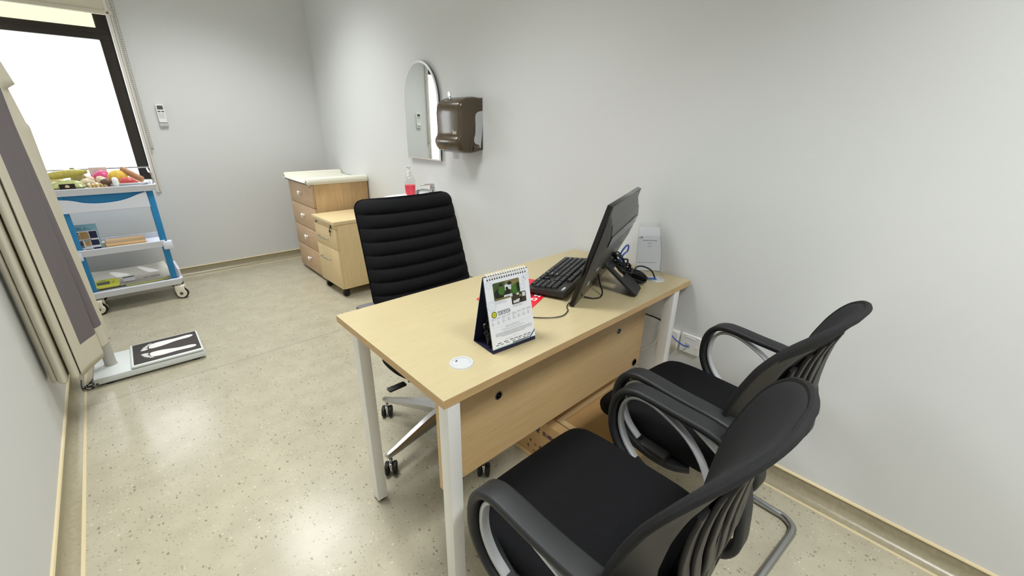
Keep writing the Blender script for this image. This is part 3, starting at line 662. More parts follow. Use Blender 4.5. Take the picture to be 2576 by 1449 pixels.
# ------------------------------------------------------------------ curtain
path = [(-2.128, -2.15), (-2.122, -2.245), (-2.102, -2.265), (-2.100, -2.185), (-2.094, -2.265), (-2.068, -2.284), (-2.064, -2.195), (-2.058, -2.265), (-2.036, -2.275), (-2.034, -2.190), (-2.024, -2.215), (-1.998, -2.150), (-1.975, -2.105), (-1.950, -2.055), (-1.966, -2.010), (-1.974, -1.965), (-1.950, -1.975), (-1.927, -1.945), (-1.922, -1.92), (-1.932, -1.90), (-1.925, -1.895), (-1.921, -1.88)]
path_up = path[:11]+[(-2.010, -2.150), (-1.988, -2.105), (-1.962, -2.060), (-1.980, -2.005), (-1.988, -1.965), (-1.980, -1.990), (-1.972, -1.985), (-1.960, -1.960), (-1.950, -1.93), (-1.938, -1.905), (-1.923, -1.88)]
def dense(p): return smooth([Vector((x, y, float(i))) for i, (x, y) in enumerate(p)], 6)
sm_, sm2 = dense(path), dense(path_up)
ZB, ZTOP = .265, 2.6
def cur(u, v):
    f = u*(len(sm_)-1); i = min(int(f), len(sm_)-2); z = ZB+(ZTOP-ZB)*v
    h = min(1, max(0, (z-ZB)/1.05))
    p = sm_[i].lerp(sm_[i+1], f-i).lerp(sm2[i].lerp(sm2[i+1], f-i), h)
    s = p.z/(len(path)-1)
    edge = max(0, (s-.86)/.14)
    dx = 0
    if z > 1.325: dx = -.006-.016*min(1, (z-1.325)/.15)
    if z > 1.475: dx = .005-.20*(z-1.475) if z < 1.70 else -.034
    flare = .010*(1-min(1, (z-ZB)/1.2))*math.sin(s*21)
    zz_ = z
    if v == 0: zz_ += .012*math.sin(s*9)
    return (p.x+dx*edge+flare*.3, p.y+flare, zz_)
S0, S1 = 11/(len(path)-1), 18.2/(len(path)-1)
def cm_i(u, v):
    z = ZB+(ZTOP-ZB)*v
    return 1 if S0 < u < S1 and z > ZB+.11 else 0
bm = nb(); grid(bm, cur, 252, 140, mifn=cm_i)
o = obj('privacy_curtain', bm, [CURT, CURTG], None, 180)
s = o.modifiers.new('thick', 'SOLIDIFY'); s.thickness = .0025
tag(o, 'beige privacy curtain with a grey band gathered at the left wall', 'curtain')
bm = nb(); tube(bm, [(-2.13, -2.1, 2.62), (-1.88, -2.1, 2.62), (-1.86, -1.8, 2.62)], .012); box(bm, (-2.13, -2.11, 2.62), (-2.11, -2.09, 2.75))
struct('trim_2', bm, WHITEPL)

# ------------------------------------------------------------------ desk
DXL, DXR, DYF, DYB = -1.275, -.0115, -4.047, -3.414
dk = thing('office_desk', 'light maple desk with white legs against the right wall', 'desk', ((DXL+DXR)/2, (DYF+DYB)/2, 0))
hx, hy = (DXR-DXL)/2, (DYB-DYF)/2; ox, oy = (DXL+DXR)/2, (DYF+DYB)/2
bm = nb(); t = bmesh.new(); 
box(bm, (-hx, -hy, .725), (hx, hy, .75), .0012, 1); bm.normal_update()
for f in bm.faces:
    if abs(f.normal.z) < .5: f.material_index = 1
obj('desktop', bm, [DESKTOP, DESKEDGE], dk)
for x0, x1 in ((-1.264, -1.225), (-.140, -.094)):
    for y0, y1 in ((-4.045, -4.003), (-3.543, -3.5)):
        bm = nb(); prism(bm, rrect(x1-x0, y1-y0, .004, 2), .012, .7248, T((x0+x1)/2-ox, (y0+y1)/2-oy, 0)); lg = obj('leg', bm, WHITELEG, dk)
        bm = nb(); cyl(bm, ((x0+x1)/2-ox, (y0+y1)/2-oy, 0), ((x0+x1)/2-ox, (y0+y1)/2-oy, .0125), .016, n=14); obj('foot', bm, RUBBER, lg)
bm = nb()
for y0 in (-3.90, -3.534): box(bm, (-1.226-ox, y0-oy, .690), (-.139-ox, y0+.025-oy, .7245))
obj('frame_rail', bm, WHITELEG, dk)
bm = nb(); box(bm, (-1.222-ox, -3.938-oy, .35), (-.155-ox, -3.922-oy, .7245), .001); mp_ = obj('modesty_panel', bm, PANEL, dk)
for x, z, r in ((-1.007, .581, .010), (-.356, .582, .010)):
    bm = nb(); M_ = frame((x-ox, -3.938-oy, z), (1, 0, 0), (0, 0, 1))
    lathe(bm, [(r, .0), (r+.004, 0), (r+.004, .002), (r, .002)], 18, M=M_, cap=False, mi=0); lathe(bm, [(0, .0005), (r, .0005)], 18, M=M_, mi=1); lathe(bm, [(0, .001), (.004, .0012)], 10, M=M_, mi=0); obj('cam_fixing', bm, [STEEL, RUBBER], mp_)
bm = nb(); M_ = frame((-.197-ox, -3.938-oy, .372), (1, 0, 0), (0, 0, 1)); lathe(bm, [(.010, .0), (.016, 0), (.016, .003), (.012, .003)], 18, M=M_, cap=False); lathe(bm, [(0, .0005), (.012, .0005)], 18, M=M_); obj('cam_fixing', bm, RUBBER, mp_)
for (x, y) in ((-1.142, -3.938), (-.118, -3.945)):
    bm = nb(); M_ = T(x-ox, y-oy, .75, R(35))
    lathe(bm, [(.0, .002), (.024, .002), (.025, .0012), (.026, .003), (.032, .003), (.034, 0)], 32, M=M_, mi=0)
    box(bm, (-.012, .012, .0019), (.010, .022, .0024), M=M_, mi=1); box(bm, (-.002, .013, .0023), (.008, .018, .0027), M=M_, mi=2)
    obj('cable_grommet', bm, [mat('grommet_plastic', (186, 188, 188), .35), LTGREY, DKGREY], dk)

# ------------------------------------------------------------------ visitor chairs
BOW = .048
def side_y(z):
    tb = [(.45, -.128), (.52, -.134), (.60, -.144), (.68, -.158), (.752, -.180), (.81, -.202), (.85, -.221), (.883, -.238), (.94, -.272)]
    for (a, b), (c, d) in zip(tb, tb[1:]):
        if z <= c: return b+(d-b)*(z-a)/(c-a)
    return tb[-1][1]
def half_w(z):
    if z > .72: return max(.012, .25*max(0, 1-((z-.72)/.215)**4.5)**.4545)
    return max(.012, .25*max(0, 1-((.72-z)/.254)**2.6)**.5)
def back_y(x, z): return side_y(z)-BOW*(1-(x/.25)**2)
def visitor_chair(loc, rz, label):
    t = thing('visitor_chair', label, 'chair', loc, rz, 'black visitor chairs in front of the desk')
    # seat
    ol = [(p.x, p.y) for p in smooth([(-.232, -.12), (-.236, .05), (-.238, .19), (-.230, .250), (-.185, .278), (0, .283), (.185, .278), (.230, .250), (.238, .19), (.236, .05), (.232, -.12), (.19, -.155), (0, -.165), (-.19, -.155)], 4, True)]
    def zt(d): return lambda x, y, k: d-.010*max(0, (y-.10)/.15)**2-.003*k
    bm = nb(); cushion(bm, ol, [(.02, zt(.412)), (.004, zt(.418)), (0, zt(.434)), (.0, zt(.450)), (.006, zt(.462)), (.02, zt(.470)), (.05, zt(.4735)), (.12, zt(.475)), (.2, zt(.475))]); obj('seat', bm, FABRIC, t)
    bm = nb(); cushion(bm, ol, [(.06, zt(.396)), (.025, zt(.400)), (.014, zt(.413)), (.05, zt(.414))]); obj('seat_pan', bm, PLASTIC, t)
    # backrest pad
    zs = [.7015-.2325*math.cos(PI*i/48) for i in range(49)]
    rings = []
    for z in zs:
        w = half_w(z); n = 18; e = min(1, (z-.468)/.03, (.936-z)/.02)
        fr = []; bk = []
        for i in range(n+1):
            u = -1+2*i/n; x = u*w; th = (1-abs(u)**6)**.5*max(.15, e)**.5
            y = back_y(x, z)
            fr.append((x, y+.010*th+.002, z)); bk.append((x, y-.010*th-.002, z))
        rings.append(fr+bk[::-1])
    bm = nb(); loft(bm, rings); bk_ = obj('backrest', bm, MESHFAB, t, 60)
    # piping round the pad
    lo = [(-half_w(z), z) for z in zs]; hi = [(half_w(z), z) for z in reversed(zs)]
    ring2 = [Vector((x, back_y(x, z)-.004, z)) for x, z in (lo+hi)]
    bm = nb(); tube(bm, ring2, .0085, 8, closed=True); obj('piping', bm, PIPING, bk_)
    # rear shell: wide rim, ribs, centre plate
    def inner(p, k):
        x, z = p; cz = .675; return (x*k, cz+(z-cz)*(k if z > cz else k*.98))
    out = [(v.x, v.z) for v in ring2]
    bm = nb(); n = len(out); rr = []
    for k, d in ((1.0, .006), (.985, .012), (.90, .026), (.82, .044), (.77, .052), (.75, .048), (.76, .040), (.85, .020), (.97, .008)):
        rr.append([(lambda q: (q[0], back_y(q[0], q[1])-.004-(d-.004)*(1-.9*min(1, max(0, (q[1]-.60)/.28))), q[1]))(inner(p, k)) for p in out])
    loft(bm, rr, loop=True); obj('back_shell', bm, PLASTIC, t)
    bm = nb()
    for s in (1, -1):
        for x0, zt0, bow in ((.035, .86, .0), (.075, .855, .018), (.112, .835, .030), (.145, .80, .034)):
            pts = []
            for i in range(15):
                q = i/14; z = .505+(zt0-.505)*q; x = s*(x0*(.55+.45*q)+bow*math.sin(PI*min(1, q*1.05)))
                md = 1-.9*min(1, max(0, (z-.60)/.27)); pts.append((x, back_y(x, z)-.006-(.044+.020*math.sin(PI*q))*md, z))
            sweep(bm, pts, rrect(.029, .010, .003, 2), (1, 0, 0))
    obj('lumbar_ribs', bm, PLASTIC, t)
    bm = nb(); 
    def lz(pts, d): return [(x, back_y(x, z)-.004-(d-.004)*(1-.9*min(1, max(0, (z-.60)/.27))), z) for x, z in pts]
    def leaf(w, z0, z1, zm): return [(0, z0), (w*.7, (z0+zm)/2), (w, zm), (w*.75, (zm+z1)/2), (0, z1), (-w*.75, (zm+z1)/2), (-w, zm), (-w*.7, (z0+zm)/2)]
    o1, i1 = leaf(.062, .49, .80, .60), leaf(.030, .55, .70, .60)
    loft(bm, [lz(o1, .058), lz(o1, .070), lz(i1, .070), lz(i1, .058)], loop=True); obj('lumbar_plate', bm, PLASTIC, t)
    # loop armrests with a silver inner arch
    for s in (1, -1):
        base = [(-.10, .425, .150), (-.17, .413, .163), (-.225, .416, .17), (-.252, .45, .175), (-.250, .50, .184), (-.238, .555, .200), (-.205, .615, .232), (-.165, .640, .255), (-.11, .649, .264), (-.03, .652, .267), (.05, .657, .268), (.095, .655, .268), (.130, .637, .268), (.152, .600, .268), (.158, .550, .268), (.150, .50, .267), (.120, .450, .264), (.075, .415, .258), (.02, .398, .25), (-.04, .392, .235), (-.08, .395, .21)]
        pts = smooth([(s*x, y, z) for y, z, x in base], 4)
        bm = nb(); sweep(bm, pts, rrect(.056, .021, .008, 3), (1, 0, 0)); ar = obj('armrest', bm, PLASTIC2, t, 50)
        bz = [(.070, .430, .262), (.106, .462, .266), (.131, .505, .268), (.138, .55, .268), (.129, .597, .268), (.102, .628, .268), (.056, .637, .267), (.0, .623, .266), (-.065, .595, .26), (-.12, .553, .245), (-.165, .50, .215), (-.195, .455, .19), (-.205, .435, .182)]
        bm = nb(); sweep(bm, smooth([(s*x, y, z) for y, z, x in bz], 4), rrect(.024, .010, .0035, 2), (1, 0, 0)); obj('arm_arch', bm, SILVER, ar)
        bm = nb(); box(bm, (min(s*.20, s*.272), -.03, .385), (max(s*.20, s*.272), .105, .420), .010); obj('arm_bracket', bm, PLASTIC, t)
    # cantilever base
    pr = [(-.215, .0, .405), (-.212, .075, .405), (-.214, .115, .39), (-.216, .13, .36), (-.228, .15, .06), (-.236, .138, .022), (-.245, .10, .014), (-.258, -.20, .014), (-.260, -.255, .014), (-.238, -.292, .014), (-.2, -.302, .014)]
    full = [Vector(p) for p in smooth(pr, 4)]; full = full+[Vector((-p.x, p.y, p.z)) for p in reversed(full)]
    bm = nb(); tube(bm, full, .0125, 12); box(bm, (-.225, -.02, .390), (.225, .03, .402)); obj('base_frame', bm, STEEL, t)
    return t
visitor_chair((-1.028, -4.357, 0), R(0), 'nearest black visitor chair, back slots showing, at the desk front corner')
def copy_tree(o, parent=None):
    c = o.copy(); C.objects.link(c)
    if parent is not None: c.parent = parent
    for ch in list(o.children): copy_tree(ch, c)
    return c
v2 = copy_tree(bpy.data.objects['visitor_chair'])
v2.location = (-.424, -4.338, 0); v2.rotation_euler = (0, 0, R(-5)); v2['label'] = 'second black visitor chair, beside the right wall and socket'

# ------------------------------------------------------------------ office chair
oc = thing('office_chair', 'black ribbed high back office chair on chrome base behind the desk', 'chair', (-.825, -3.367, 0))
def wback(q):   # q 0 bottom .. 1 top
    w = .256-.020*q
    r = .042; h = .62
    d = (1-q)*h
    if d < r: w -= r-math.sqrt(max(0, r*r-(r-d)**2))
    return w
def yback(z): return .10+.165*(max(0, z-.47)/.58)**1.15
nrib = 11
def bkf(u, v):
    z = .47+.590*v; w = wback(v); x = (2*u-1)*w
    e = abs(2*u-1)
    rib = abs(math.sin(PI*v*nrib))**.55
    y = yback(z)+.02*0-.030*(1-e**8)-.012*rib*(1-e**10)-.012*(1-min(1, 2*e*e))*0+.03*e*e
    sx = 1-.012*(1-rib)
    return (x*sx+.035, y, z-.0)
bm = nb(); grid(bm, bkf, 28, 132)
grid(bm, lambda u, v: ((2*u-1)*wback(v)+.035, yback(.47+.590*v)+.012+.03*(2*u-1)**2+.012*(1-(2*u-1)**8), .47+.590*v), 28, 132)
ob = obj('backrest', bm, FABRIC, oc, 80)
bm = nb(); ball(bm, (.035+.0, yback(1.03)-.028, 1.018), .0025, n=6); obj('thread_fleck', bm, WHITEINK, ob)
bm = nb(); ol = [(p.x, p.y) for p in smooth([(-.225, .13), (-.243, .06), (-.238, -.02), (-.205, -.11), (-.14, -.19), (0, -.225), (.14, -.19), (.205, -.11), (.238, -.02), (.243, .06), (.225, .13), (.15, .17), (-.15, .17)], 4, True)]
cushion(bm, ol, [(.05, .392), (.012, .398), (0, .415), (0, .46), (.012, .478), (.05, .487), (.14, .49)]); obj('seat', bm, FABRIC, oc)
bm = nb(); cushion(bm, ol, [(.10, .385), (.04, .392), (.02, .408), (.08, .41)]); box(bm, (-.09, -.12, .335), (.09, .10, .39), .015); obj('seat_pan', bm, PLASTIC, oc)
for s in (1, -1):
    bm = nb(); sweep(bm, smooth([(s*.252, .185, .645), (s*.255, .15, .652), (s*.255, 0, .652), (s*.252, -.09, .648), (s*.25, -.11, .64)], 4), rrect(.07, .026, .011, 3), (1, 0, 0)); ap = obj('armrest', bm, GREYPAD, oc)
    bm = nb(); sweep(bm, smooth([(s*.255, .05, .634), (s*.257, .12, .63), (s*.256, .17, .60), (s*.240, .185, .55)], 4), rrect(.040, .016, .006, 2), (1, 0, 0)); obj('arm_support', bm, PLASTIC, ap)
bm = nb(); cyl(bm, (0, 0, .16), (0, 0, .34), .026, n=18); cyl(bm, (0, 0, .13), (0, 0, .17), .034, n=18); obj('gas_column', bm, CHROME, oc)
bm = nb(); sweep(bm, smooth([(-.07, -.03, .365), (-.16, -.035, .370), (-.20, -.036, .372)], 4), circ(.006, 8)); box(bm, (-.292, -.052, .364), (-.215, -.022, .376), .006); obj('tilt_lever', bm, PLASTIC, oc)
bm = nb(); lathe(bm, [(.03, .085), (.05, .09), (.055, .12), (.05, .145), (.036, .15)], 20)
for k in range(5):
    a = R(190.7+72*k); M_ = Matrix.Rotation(a, 4, 'Z')
    rg = []
    for d, w, zt_, zb in ((.035, .031, .150, .098), (.12, .026, .140, .095), (.22, .020, .120, .088), (.30, .016, .103, .082), (.338, .014, .097, .082), (.348, .010, .093, .084)):
        rg.append([(d, -w, zb), (d, w, zb), (d, w, (zt_*.6+zb*.4)), (d, w*.45, zt_), (d, -w*.45, zt_), (d, -w, (zt_*.6+zb*.4))])
    loft(bm, rg, M=M_)
obj('star_base', bm, ALU, oc, 25)
for k in range(5):
    a = R(190.7+72*k); c, s_ = math.cos(a)*.328, math.sin(a)*.328
    bm = nb(); M_ = T(c, s_, 0, R((238, 225, 200, 250, 235)[k]))
    for s in (1, -1):
        lathe(bm, [(.0, -.008), (.024, -.008), (.0285, -.005), (.0285, .005), (.022, .009), (0, .009)], 22, M=M_ @ T(.014, s*.016, .0285) @ Matrix.Rotation(R(90), 4, 'X'), mi=0)
    box(bm, (-.006, -.008, .022), (.03, .008, .062), .005, mi=1, M=M_); cyl(bm, (0, 0, .055), (0, 0, .088), .007, mi=1, M=M_)
    obj('caster', bm, [RUBBER, CHROME], oc)

# ------------------------------------------------------------------ all-in-one computer
yaw, tl = .363, .276
u_ = Vector((math.cos(yaw), math.sin(yaw), 0)); nbk = Vector((math.sin(yaw), -math.cos(yaw), 0))
v_ = Vector((0, 0, 1))*math.cos(tl)+nbk*math.sin(tl); w_ = nbk*math.cos(tl)-Vector((0, 0, 1))*math.sin(tl)
O_ = Vector((-.626, -3.883, .7505))
pc = thing('all_in_one_computer', 'black all in one computer tilted back on the desk', 'computer', O_)
MA = Matrix(((u_.x, v_.x, w_.x, 0), (u_.y, v_.y, w_.y, 0), (u_.z, v_.z, w_.z, 0), (0, 0, 0, 1)))   # a across, b up, n to the back
W_, H_ = .495, .389
bm = nb(); box(bm, (0, .0045, 0), (W_, H_, .019), .003, M=MA); obj('display_panel', bm, GLOSSBLK, pc)
bm = nb(); box(bm, (.012, .055, -.0008), (W_-.012, H_-.014, .001), M=MA); obj('screen', bm, mat('dark_screen', (8, 9, 11), .06), pc)
sec = [(.387, .019), (.362, .0205), (.35, .024), (.325, .038), (.30, .048), (.282, .051), (.2, .046), (.1, .030), (.06, .022), (.055, .019)]
bm = nb(); rg = []
for a, k in ((.010, .0), (.016, .85), (.03, 1), (W_-.03, 1), (W_-.016, .85), (W_-.010, 0)):
    rg.append([(a, b, .0185+(n-.0185)*k if k else .0185) for b, n in sec])
loft(bm, rg, M=MA)
obj('back_cover', bm, BLACKCOVER, pc)
bm = nb(); grid(bm, lambda p, q: (.018+(W_-.036)*p, .292+.035*q, (.0388 if False else 0)+.0505+(-.0135)*max(0, (.018+.035*q-.01)/.043)*1.0), 6, 4, M=MA)
grid(bm, lambda p, q: (.018+(W_-.036)*p, .252+.040*q, .0513-.0018*(1-q)+.0002), 6, 2, M=MA)
obj('gloss_band', bm, mat('gloss_band', (22, 22, 23), .16), pc)
bm = nb(); text_bm(bm, 'ASUS', .034, MA @ frame((W_/2+.045, .19, .0466), (-1, 0, 0), (0, 1, -.055)), align='CENTER', ext=.0012, spacing=1.15); obj('logo', bm, mat('logo_grey', (120, 118, 114), .35), pc)
bm = nb(); text_bm(bm, 'ASUS', .012, MA @ frame((.03, .155, .0415), (1, 0, 0), (0, 1, 0)), ext=.0004); box(bm, (.03, .09, .0300), (.05, .105, .0312), mi=0, M=MA); obj('sticker', bm, LTGREY, pc)
bm = nb(); cyl(bm, (W_/2-.06, .125, .036), (W_/2+.06, .125, .036), .013, n=14, M=MA); obj('hinge', bm, PLASTIC, pc)
# kickstand in world directions: from hinge to the foot on the desk
hp = u_*(W_/2)+v_*.125+w_*.042; fp = u_*(W_/2+.012)+nbk*.2; fp.z = .006
yk = (fp-hp).normalized(); Lk = (fp-hp).length
MK = frame(hp, u_, yk)
bm = nb(); ow, tw = .052, .005
outp = [(-ow*.95, 0), (ow*.95, 0), (ow, Lk-.012), (ow-.01, Lk), (-ow+.01, Lk), (-ow, Lk-.012)]
inp = [(-.022, .03), (.03, .03), (.03, .075), (.024, .080), (-.016, .080), (-.022, .075)]
loft(bm, [[(x, y, -tw) for x, y in outp], [(x, y, tw) for x, y in outp], [(x, y, tw) for x, y in inp], [(x, y, -tw) for x, y in inp]], loop=True, M=MK); obj('kickstand', bm, PLASTIC2, pc)

# keyboard
kb = thing('keyboard', 'black wired keyboard with white legends in front of the computer', 'keyboard', (-.42, -3.687, .7605), yaw+R(180))
# local x: user's left..right, y: away from the user
bm = nb(); KL, KW = .225, .079
loft(bm, [[(x, -KW, .002), (x, KW, .002), (x, KW, .024), (x, KW-.006, .026), (x, -KW+.004, .013), (x, -KW, .010)] for x in (-KL, KL)]); 
body = obj('case', bm, PLASTIC, kb)
tk = math.atan2(.013, 2*KW-.01)
MKb = Matrix.Translation((0, -KW+.004, .013)) @ Matrix.Rotation(tk, 4, 'X')
rows = [("ESC,_,F1,F2,F3,F4,_,F5,F6,F7,F8,_,F9,F10,F11,F12", 0), ]
u1 = .0188; x0 = -KL+.010
keys = []
def krow(y, spec, xs=0):
    x = xs
    for lab, w in spec:
        if lab is not None: keys.append((x, y, w, 1, lab))
        x += w
krow(5.2, [('ES', 1), (None, .6)]+[('F%d' % k, 1) for k in range(1, 5)]+[(None, .35)]+[('F%d' % k, 1) for k in range(5, 9)]+[(None, .35)]+[('F%d' % k, 1) for k in range(9, 13)]+[(None, .25), ('PS', 1), ('SL', 1), ('PB', 1)])
krow(4, [(c, 1) for c in '`1234567890-=']+[('<-', 2), (None, .25), ('IN', 1), ('HM', 1), ('PU', 1), (None, .25), ('NL', 1), ('/', 1), ('*', 1), ('-', 1)])
krow(3, [('TAB', 1.5)]+[(c, 1) for c in 'QWERTYUIOP[]']+[('\\', 1.5), (None, .25), ('DL', 1), ('EN', 1), ('PD', 1), (None, .25), ('7', 1), ('8', 1), ('9', 1), ('+', 1)])
krow(2, [('CAPS', 1.75)]+[(c, 1) for c in "ASDFGHJKL;'"]+[('ENTER', 2.25), (None, 3.5), ('4', 1), ('5', 1), ('6', 1), ('+', 1)])
krow(1, [('SHIFT', 2.25)]+[(c, 1) for c in 'ZXCVBNM,./']+[('SHIFT', 2.75), (None, 1.25), ('^', 1), (None, 1.25), ('1', 1), ('2', 1), ('3', 1), ('E', 1)])
krow(0, [('CTRL', 1.5), ('WIN', 1.25), ('ALT', 1.25), ('', 5.5), ('ALT', 1.25), ('FN', 1.25), ('CTRL', 2), (None, 1.25-1), ('<', 1), ('v', 1), ('>', 1), (None, .25), ('0', 2), ('.', 1), ('E', 1)])
for x, y, w, h, lab in keys:
    bm = nb(); kx = x0+x*u1*1.0; ky = .004+y*.0232; ww = w*u1-.0022; hh = .0208
    t = bmesh.new(); bmesh.ops.create_cube(t, size=1)
    for v in t.verts:
        k = .84 if v.co.z > 0 else 1
        v.co = Vector((kx+ww/2+v.co.x*ww*(1-(1-k)*.0188/max(w*u1, .0188)), ky+hh/2+v.co.y*hh*k, .004+v.co.z*.009))
    merge(bm, t, MKb)
    if lab:
        text_bm(bm, lab, .0064 if len(lab) == 1 else .0044, MKb @ Matrix.Translation((kx+ww*.5, ky+hh*.42, .0087)), mi=1, ext=.0002, align='CENTER')
    obj('key', bm, [KEYCAP, WHITEINK], kb, 0)
bm = nb(); text_bm(bm, 'ASUS', .0115, MKb @ Matrix.Translation((KL-.048, .1385, .0012)), ext=.0004, bold=.0004); obj('logo', bm, WHITEINK, kb)
bm = nb(); box(bm, (KL-.022, KW-.016, .0252), (KL-.012, KW-.012, .0266)); obj('indicator', bm, LTGREY, kb)
for x in (-.18, .18):
    bm = nb(); box(bm, (x-.02, KW-.03, -.0100), (x+.02, KW-.018, .003), .002); obj('foot', bm, PLASTIC, kb)
    bm = nb(); box(bm, (x-.02, -KW+.01, -.0100), (x+.02, -KW+.022, .003), .002); obj('foot', bm, RUBBER, kb)
bm = nb(); tube(bm, smooth([(-.606, -3.872, .757), (-.628, -3.880, .7545), (-.645, -3.893, .7535), (-.66, -3.91, .7535), (-.71, -3.925, .7535), (-.76, -3.90, .7535), (-.80, -3.85, .7535), (-.79, -3.79, .7555), (-.70, -3.74, .7565), (-.62, -3.745, .764)], 6), .0018, 6)
tag(obj('keyboard_cable', bm, BLKCABLE), 'thin black keyboard cable looping beside the calendar', 'cable')

# red flyer
fl = thing('red_flyer', 'red flyer with white lettering under the keyboard end', 'flyer', (0, 0, .7502))
uu = Vector((.93, .3676, 0)); vv = Vector((-.3676, .93, 0)); o0 = uu*-2.11+vv*-3.271
MF = frame(o0, uu, vv)
bm = nb(); prism(bm, rrect(.30, .215, .012, 3), 0, .0018, MF @ Matrix.Translation((.15, .1075, 0))); obj('sheet', bm, RED, fl)
bm = nb(); MT = MF @ Matrix.Translation((.085, .062, .002)) @ Matrix.Rotation(R(90), 4, 'Z'); text_bm(bm, 'DO', .034, MT @ Matrix.Translation((-.05, -.03, 0)), ext=.0002, bold=.001); text_bm(bm, 'M', .034, MT @ Matrix.Translation((-.05, -.07, 0)), ext=.0002, bold=.001); obj('lettering', bm, mat('flyer_white', (240, 226, 222), .5), fl)

# ------------------------------------------------------------------ desk calendar
cl = thing('desk_calendar', 'white desk calendar on a navy tent stand', 'calendar', (-1.048, -3.961, .7502), -.087)
CW, CD, CH = .158, .101, .22
yf = Vector((0, CD/2, CH)); LS = yf.length
MCf = frame((0, 0, 0), (1, 0, 0), yf)           # front face: x across, y up the slope, z outwards
MCb = frame((CW, CD, 0), (-1, 0, 0), Vector((0, -CD/2, CH)))
bm = nb(); box(bm, (0, 0, -.002), (CW, LS-.004, 0), M=MCf); box(bm, (0, 0, -.002), (CW, LS-.004, 0), M=MCb); box(bm, (0, .001, 0), (CW, CD-.001, .002)); obj('stand', bm, NAVY, cl)
bm = nb(); box(bm, (.001, .012, .0002), (CW-.001, LS-.006, .0024), M=MCf); pg = obj('page', bm, PAPER, cl)
bm = nb(); box(bm, (.001, .012, .0002), (CW-.001, LS-.006, .0030), M=MCb); obj('back_pages', bm, PAPER, cl)
def PG(x, y): return (x*CW, LS-.006-y*(LS-.018))       # page fractions, y from the top
z0 = .0025
def strip(bm, xa, xb, y, h=.004, mi=0, gaps=True):
    x = xa
    while x < xb-.004:
        w = min(xb-x, rnd.uniform(.02, .07)) if gaps else xb-xa
        a = PG(x, y); b = PG(x+w, y-h); box(bm, (a[0], a[1], z0), (b[0], b[1], z0+.0002), M=MCf, mi=mi); x += w+.008
bm = nb()
for y in (.372, .388): strip(bm, .185, .43, y)
strip(bm, .17, .36, .358, .003)
for y in (.478, .492): strip(bm, .56, .80, y)
strip(bm, .55, .72, .463, .003)
for k in range(8):
    xa = .05+k*.117; yy = .60-.004*k
    for j in range(rnd.choice((3, 4))): strip(bm, xa, xa+.07+rnd.uniform(0, .03), yy-.02+j*.009, .005, 1)
    strip(bm, xa, xa+.045, yy+.027, .005, 0)
    for j in range(4): strip(bm, xa, xa+.085-rnd.uniform(0, .05), yy+.042+j*.009, .005, 1)
strip(bm, .05, .97, .705, .0016, 1, False); strip(bm, .34, .66, .73, .008)
for y in (.755, .773): strip(bm, .22+.06*(y > .76), .78-.06*(y > .76), y)
for j, y in enumerate((.80, .817, .834, .851)): strip(bm, .10+.12*(j == 3), .94-.16*(j == 3), y, .007)
strip(bm, .30, .46, .905, .004); strip(bm, .47, .62, .89, .004)
for xa in (.12, .26, .40, .50, .60, .72, .82): strip(bm, xa, xa+.08, .935+.004*rnd.random(), .012, 2)
for xa in (.08, .18, .30, .45, .58, .70, .80): strip(bm, xa, xa+.07, .96+.004*rnd.random(), .010, 2)
obj('small_print', bm, [GREYINK, mat('pale_grey_ink', (186, 188, 194), .7), DKGREY], pg, 0)
bm = nb(); a = PG(.215, .528); text_bm(bm, 'GROUP', .0105, MCf @ Matrix.Translation((a[0], a[1]-.004, z0)), ext=.0002, bold=.0002, spacing=1.35); a = PG(.205, .502); text_bm(bm, 'RS ISLAM JAKARTA', .0052, MCf @ Matrix.Translation((a[0], a[1]-.001, z0)), ext=.0002, bold=.00015); obj('lettering', bm, DARKINK, pg, 0)
bm = nb(); a = PG(.125, .523); Mg = MCf @ Matrix.Translation((a[0], a[1], z0))
prism(bm, circ(.0092, 28), 0, .0003, Mg, 0); prism(bm, circ(.0072, 28), .0003, .0005, Mg, 1); prism(bm, [(-.004, -.003), (.004, -.003), (.003, .002), (0, .004), (-.003, .002)], .0005, .0007, Mg, 2); obj('emblem', bm, [mat('emblem_dark', (60, 66, 40), .5), mat('emblem_yellow', (206, 204, 40), .5), mat('emblem_gold', (170, 180, 30), .5)], pg, 0)
# printed photos: dark green rooms with seated people as soft patches
GP = [mat('photo_green', (70, 84, 44), .35, var=.5, vscale=160), mat('photo_olive', (126, 116, 70), .35, var=.25, vscale=120), mat('photo_dark', (30, 32, 22), .35), mat('photo_leaf', (64, 110, 40), .35, var=.3, vscale=200), mat('photo_light', (206, 214, 216), .35), mat('photo_brown', (64, 54, 40), .35, var=.4, vscale=200)]
def photo(xa, ya, xb, yb, shapes, base):
    a = PG(xa, yb); b = PG(xb, ya); w, h = b[0]-a[0], b[1]-a[1]
    Mp = MCf @ Matrix.Translation((a[0], a[1], z0)); bm = nb()
    prism(bm, [(x+w/2, y+h/2) for x, y in rrect(w, h, .003, 3)], 0, .0002, Mp, base)
    for i, (kind, cx, cy, rx, ry, mi) in enumerate(shapes):
        zz = .0002+.00003*i
        if kind == 'e': prism(bm, [(max(.0002, min(w-.0002, (cx+rx*math.cos(q))*w)), max(.0002, min(h-.0002, (cy+ry*math.sin(q))*h))) for q in (2*PI*k/16 for k in range(16))], zz, zz+.00003, Mp, mi)
        else: prism(bm, [((cx-rx)*w, (cy-ry)*h), ((cx+rx)*w, (cy-ry)*h), ((cx+rx)*w, (cy+ry)*h), ((cx-rx)*w, (cy+ry)*h)], zz, zz+.00003, Mp, mi)
    return bm
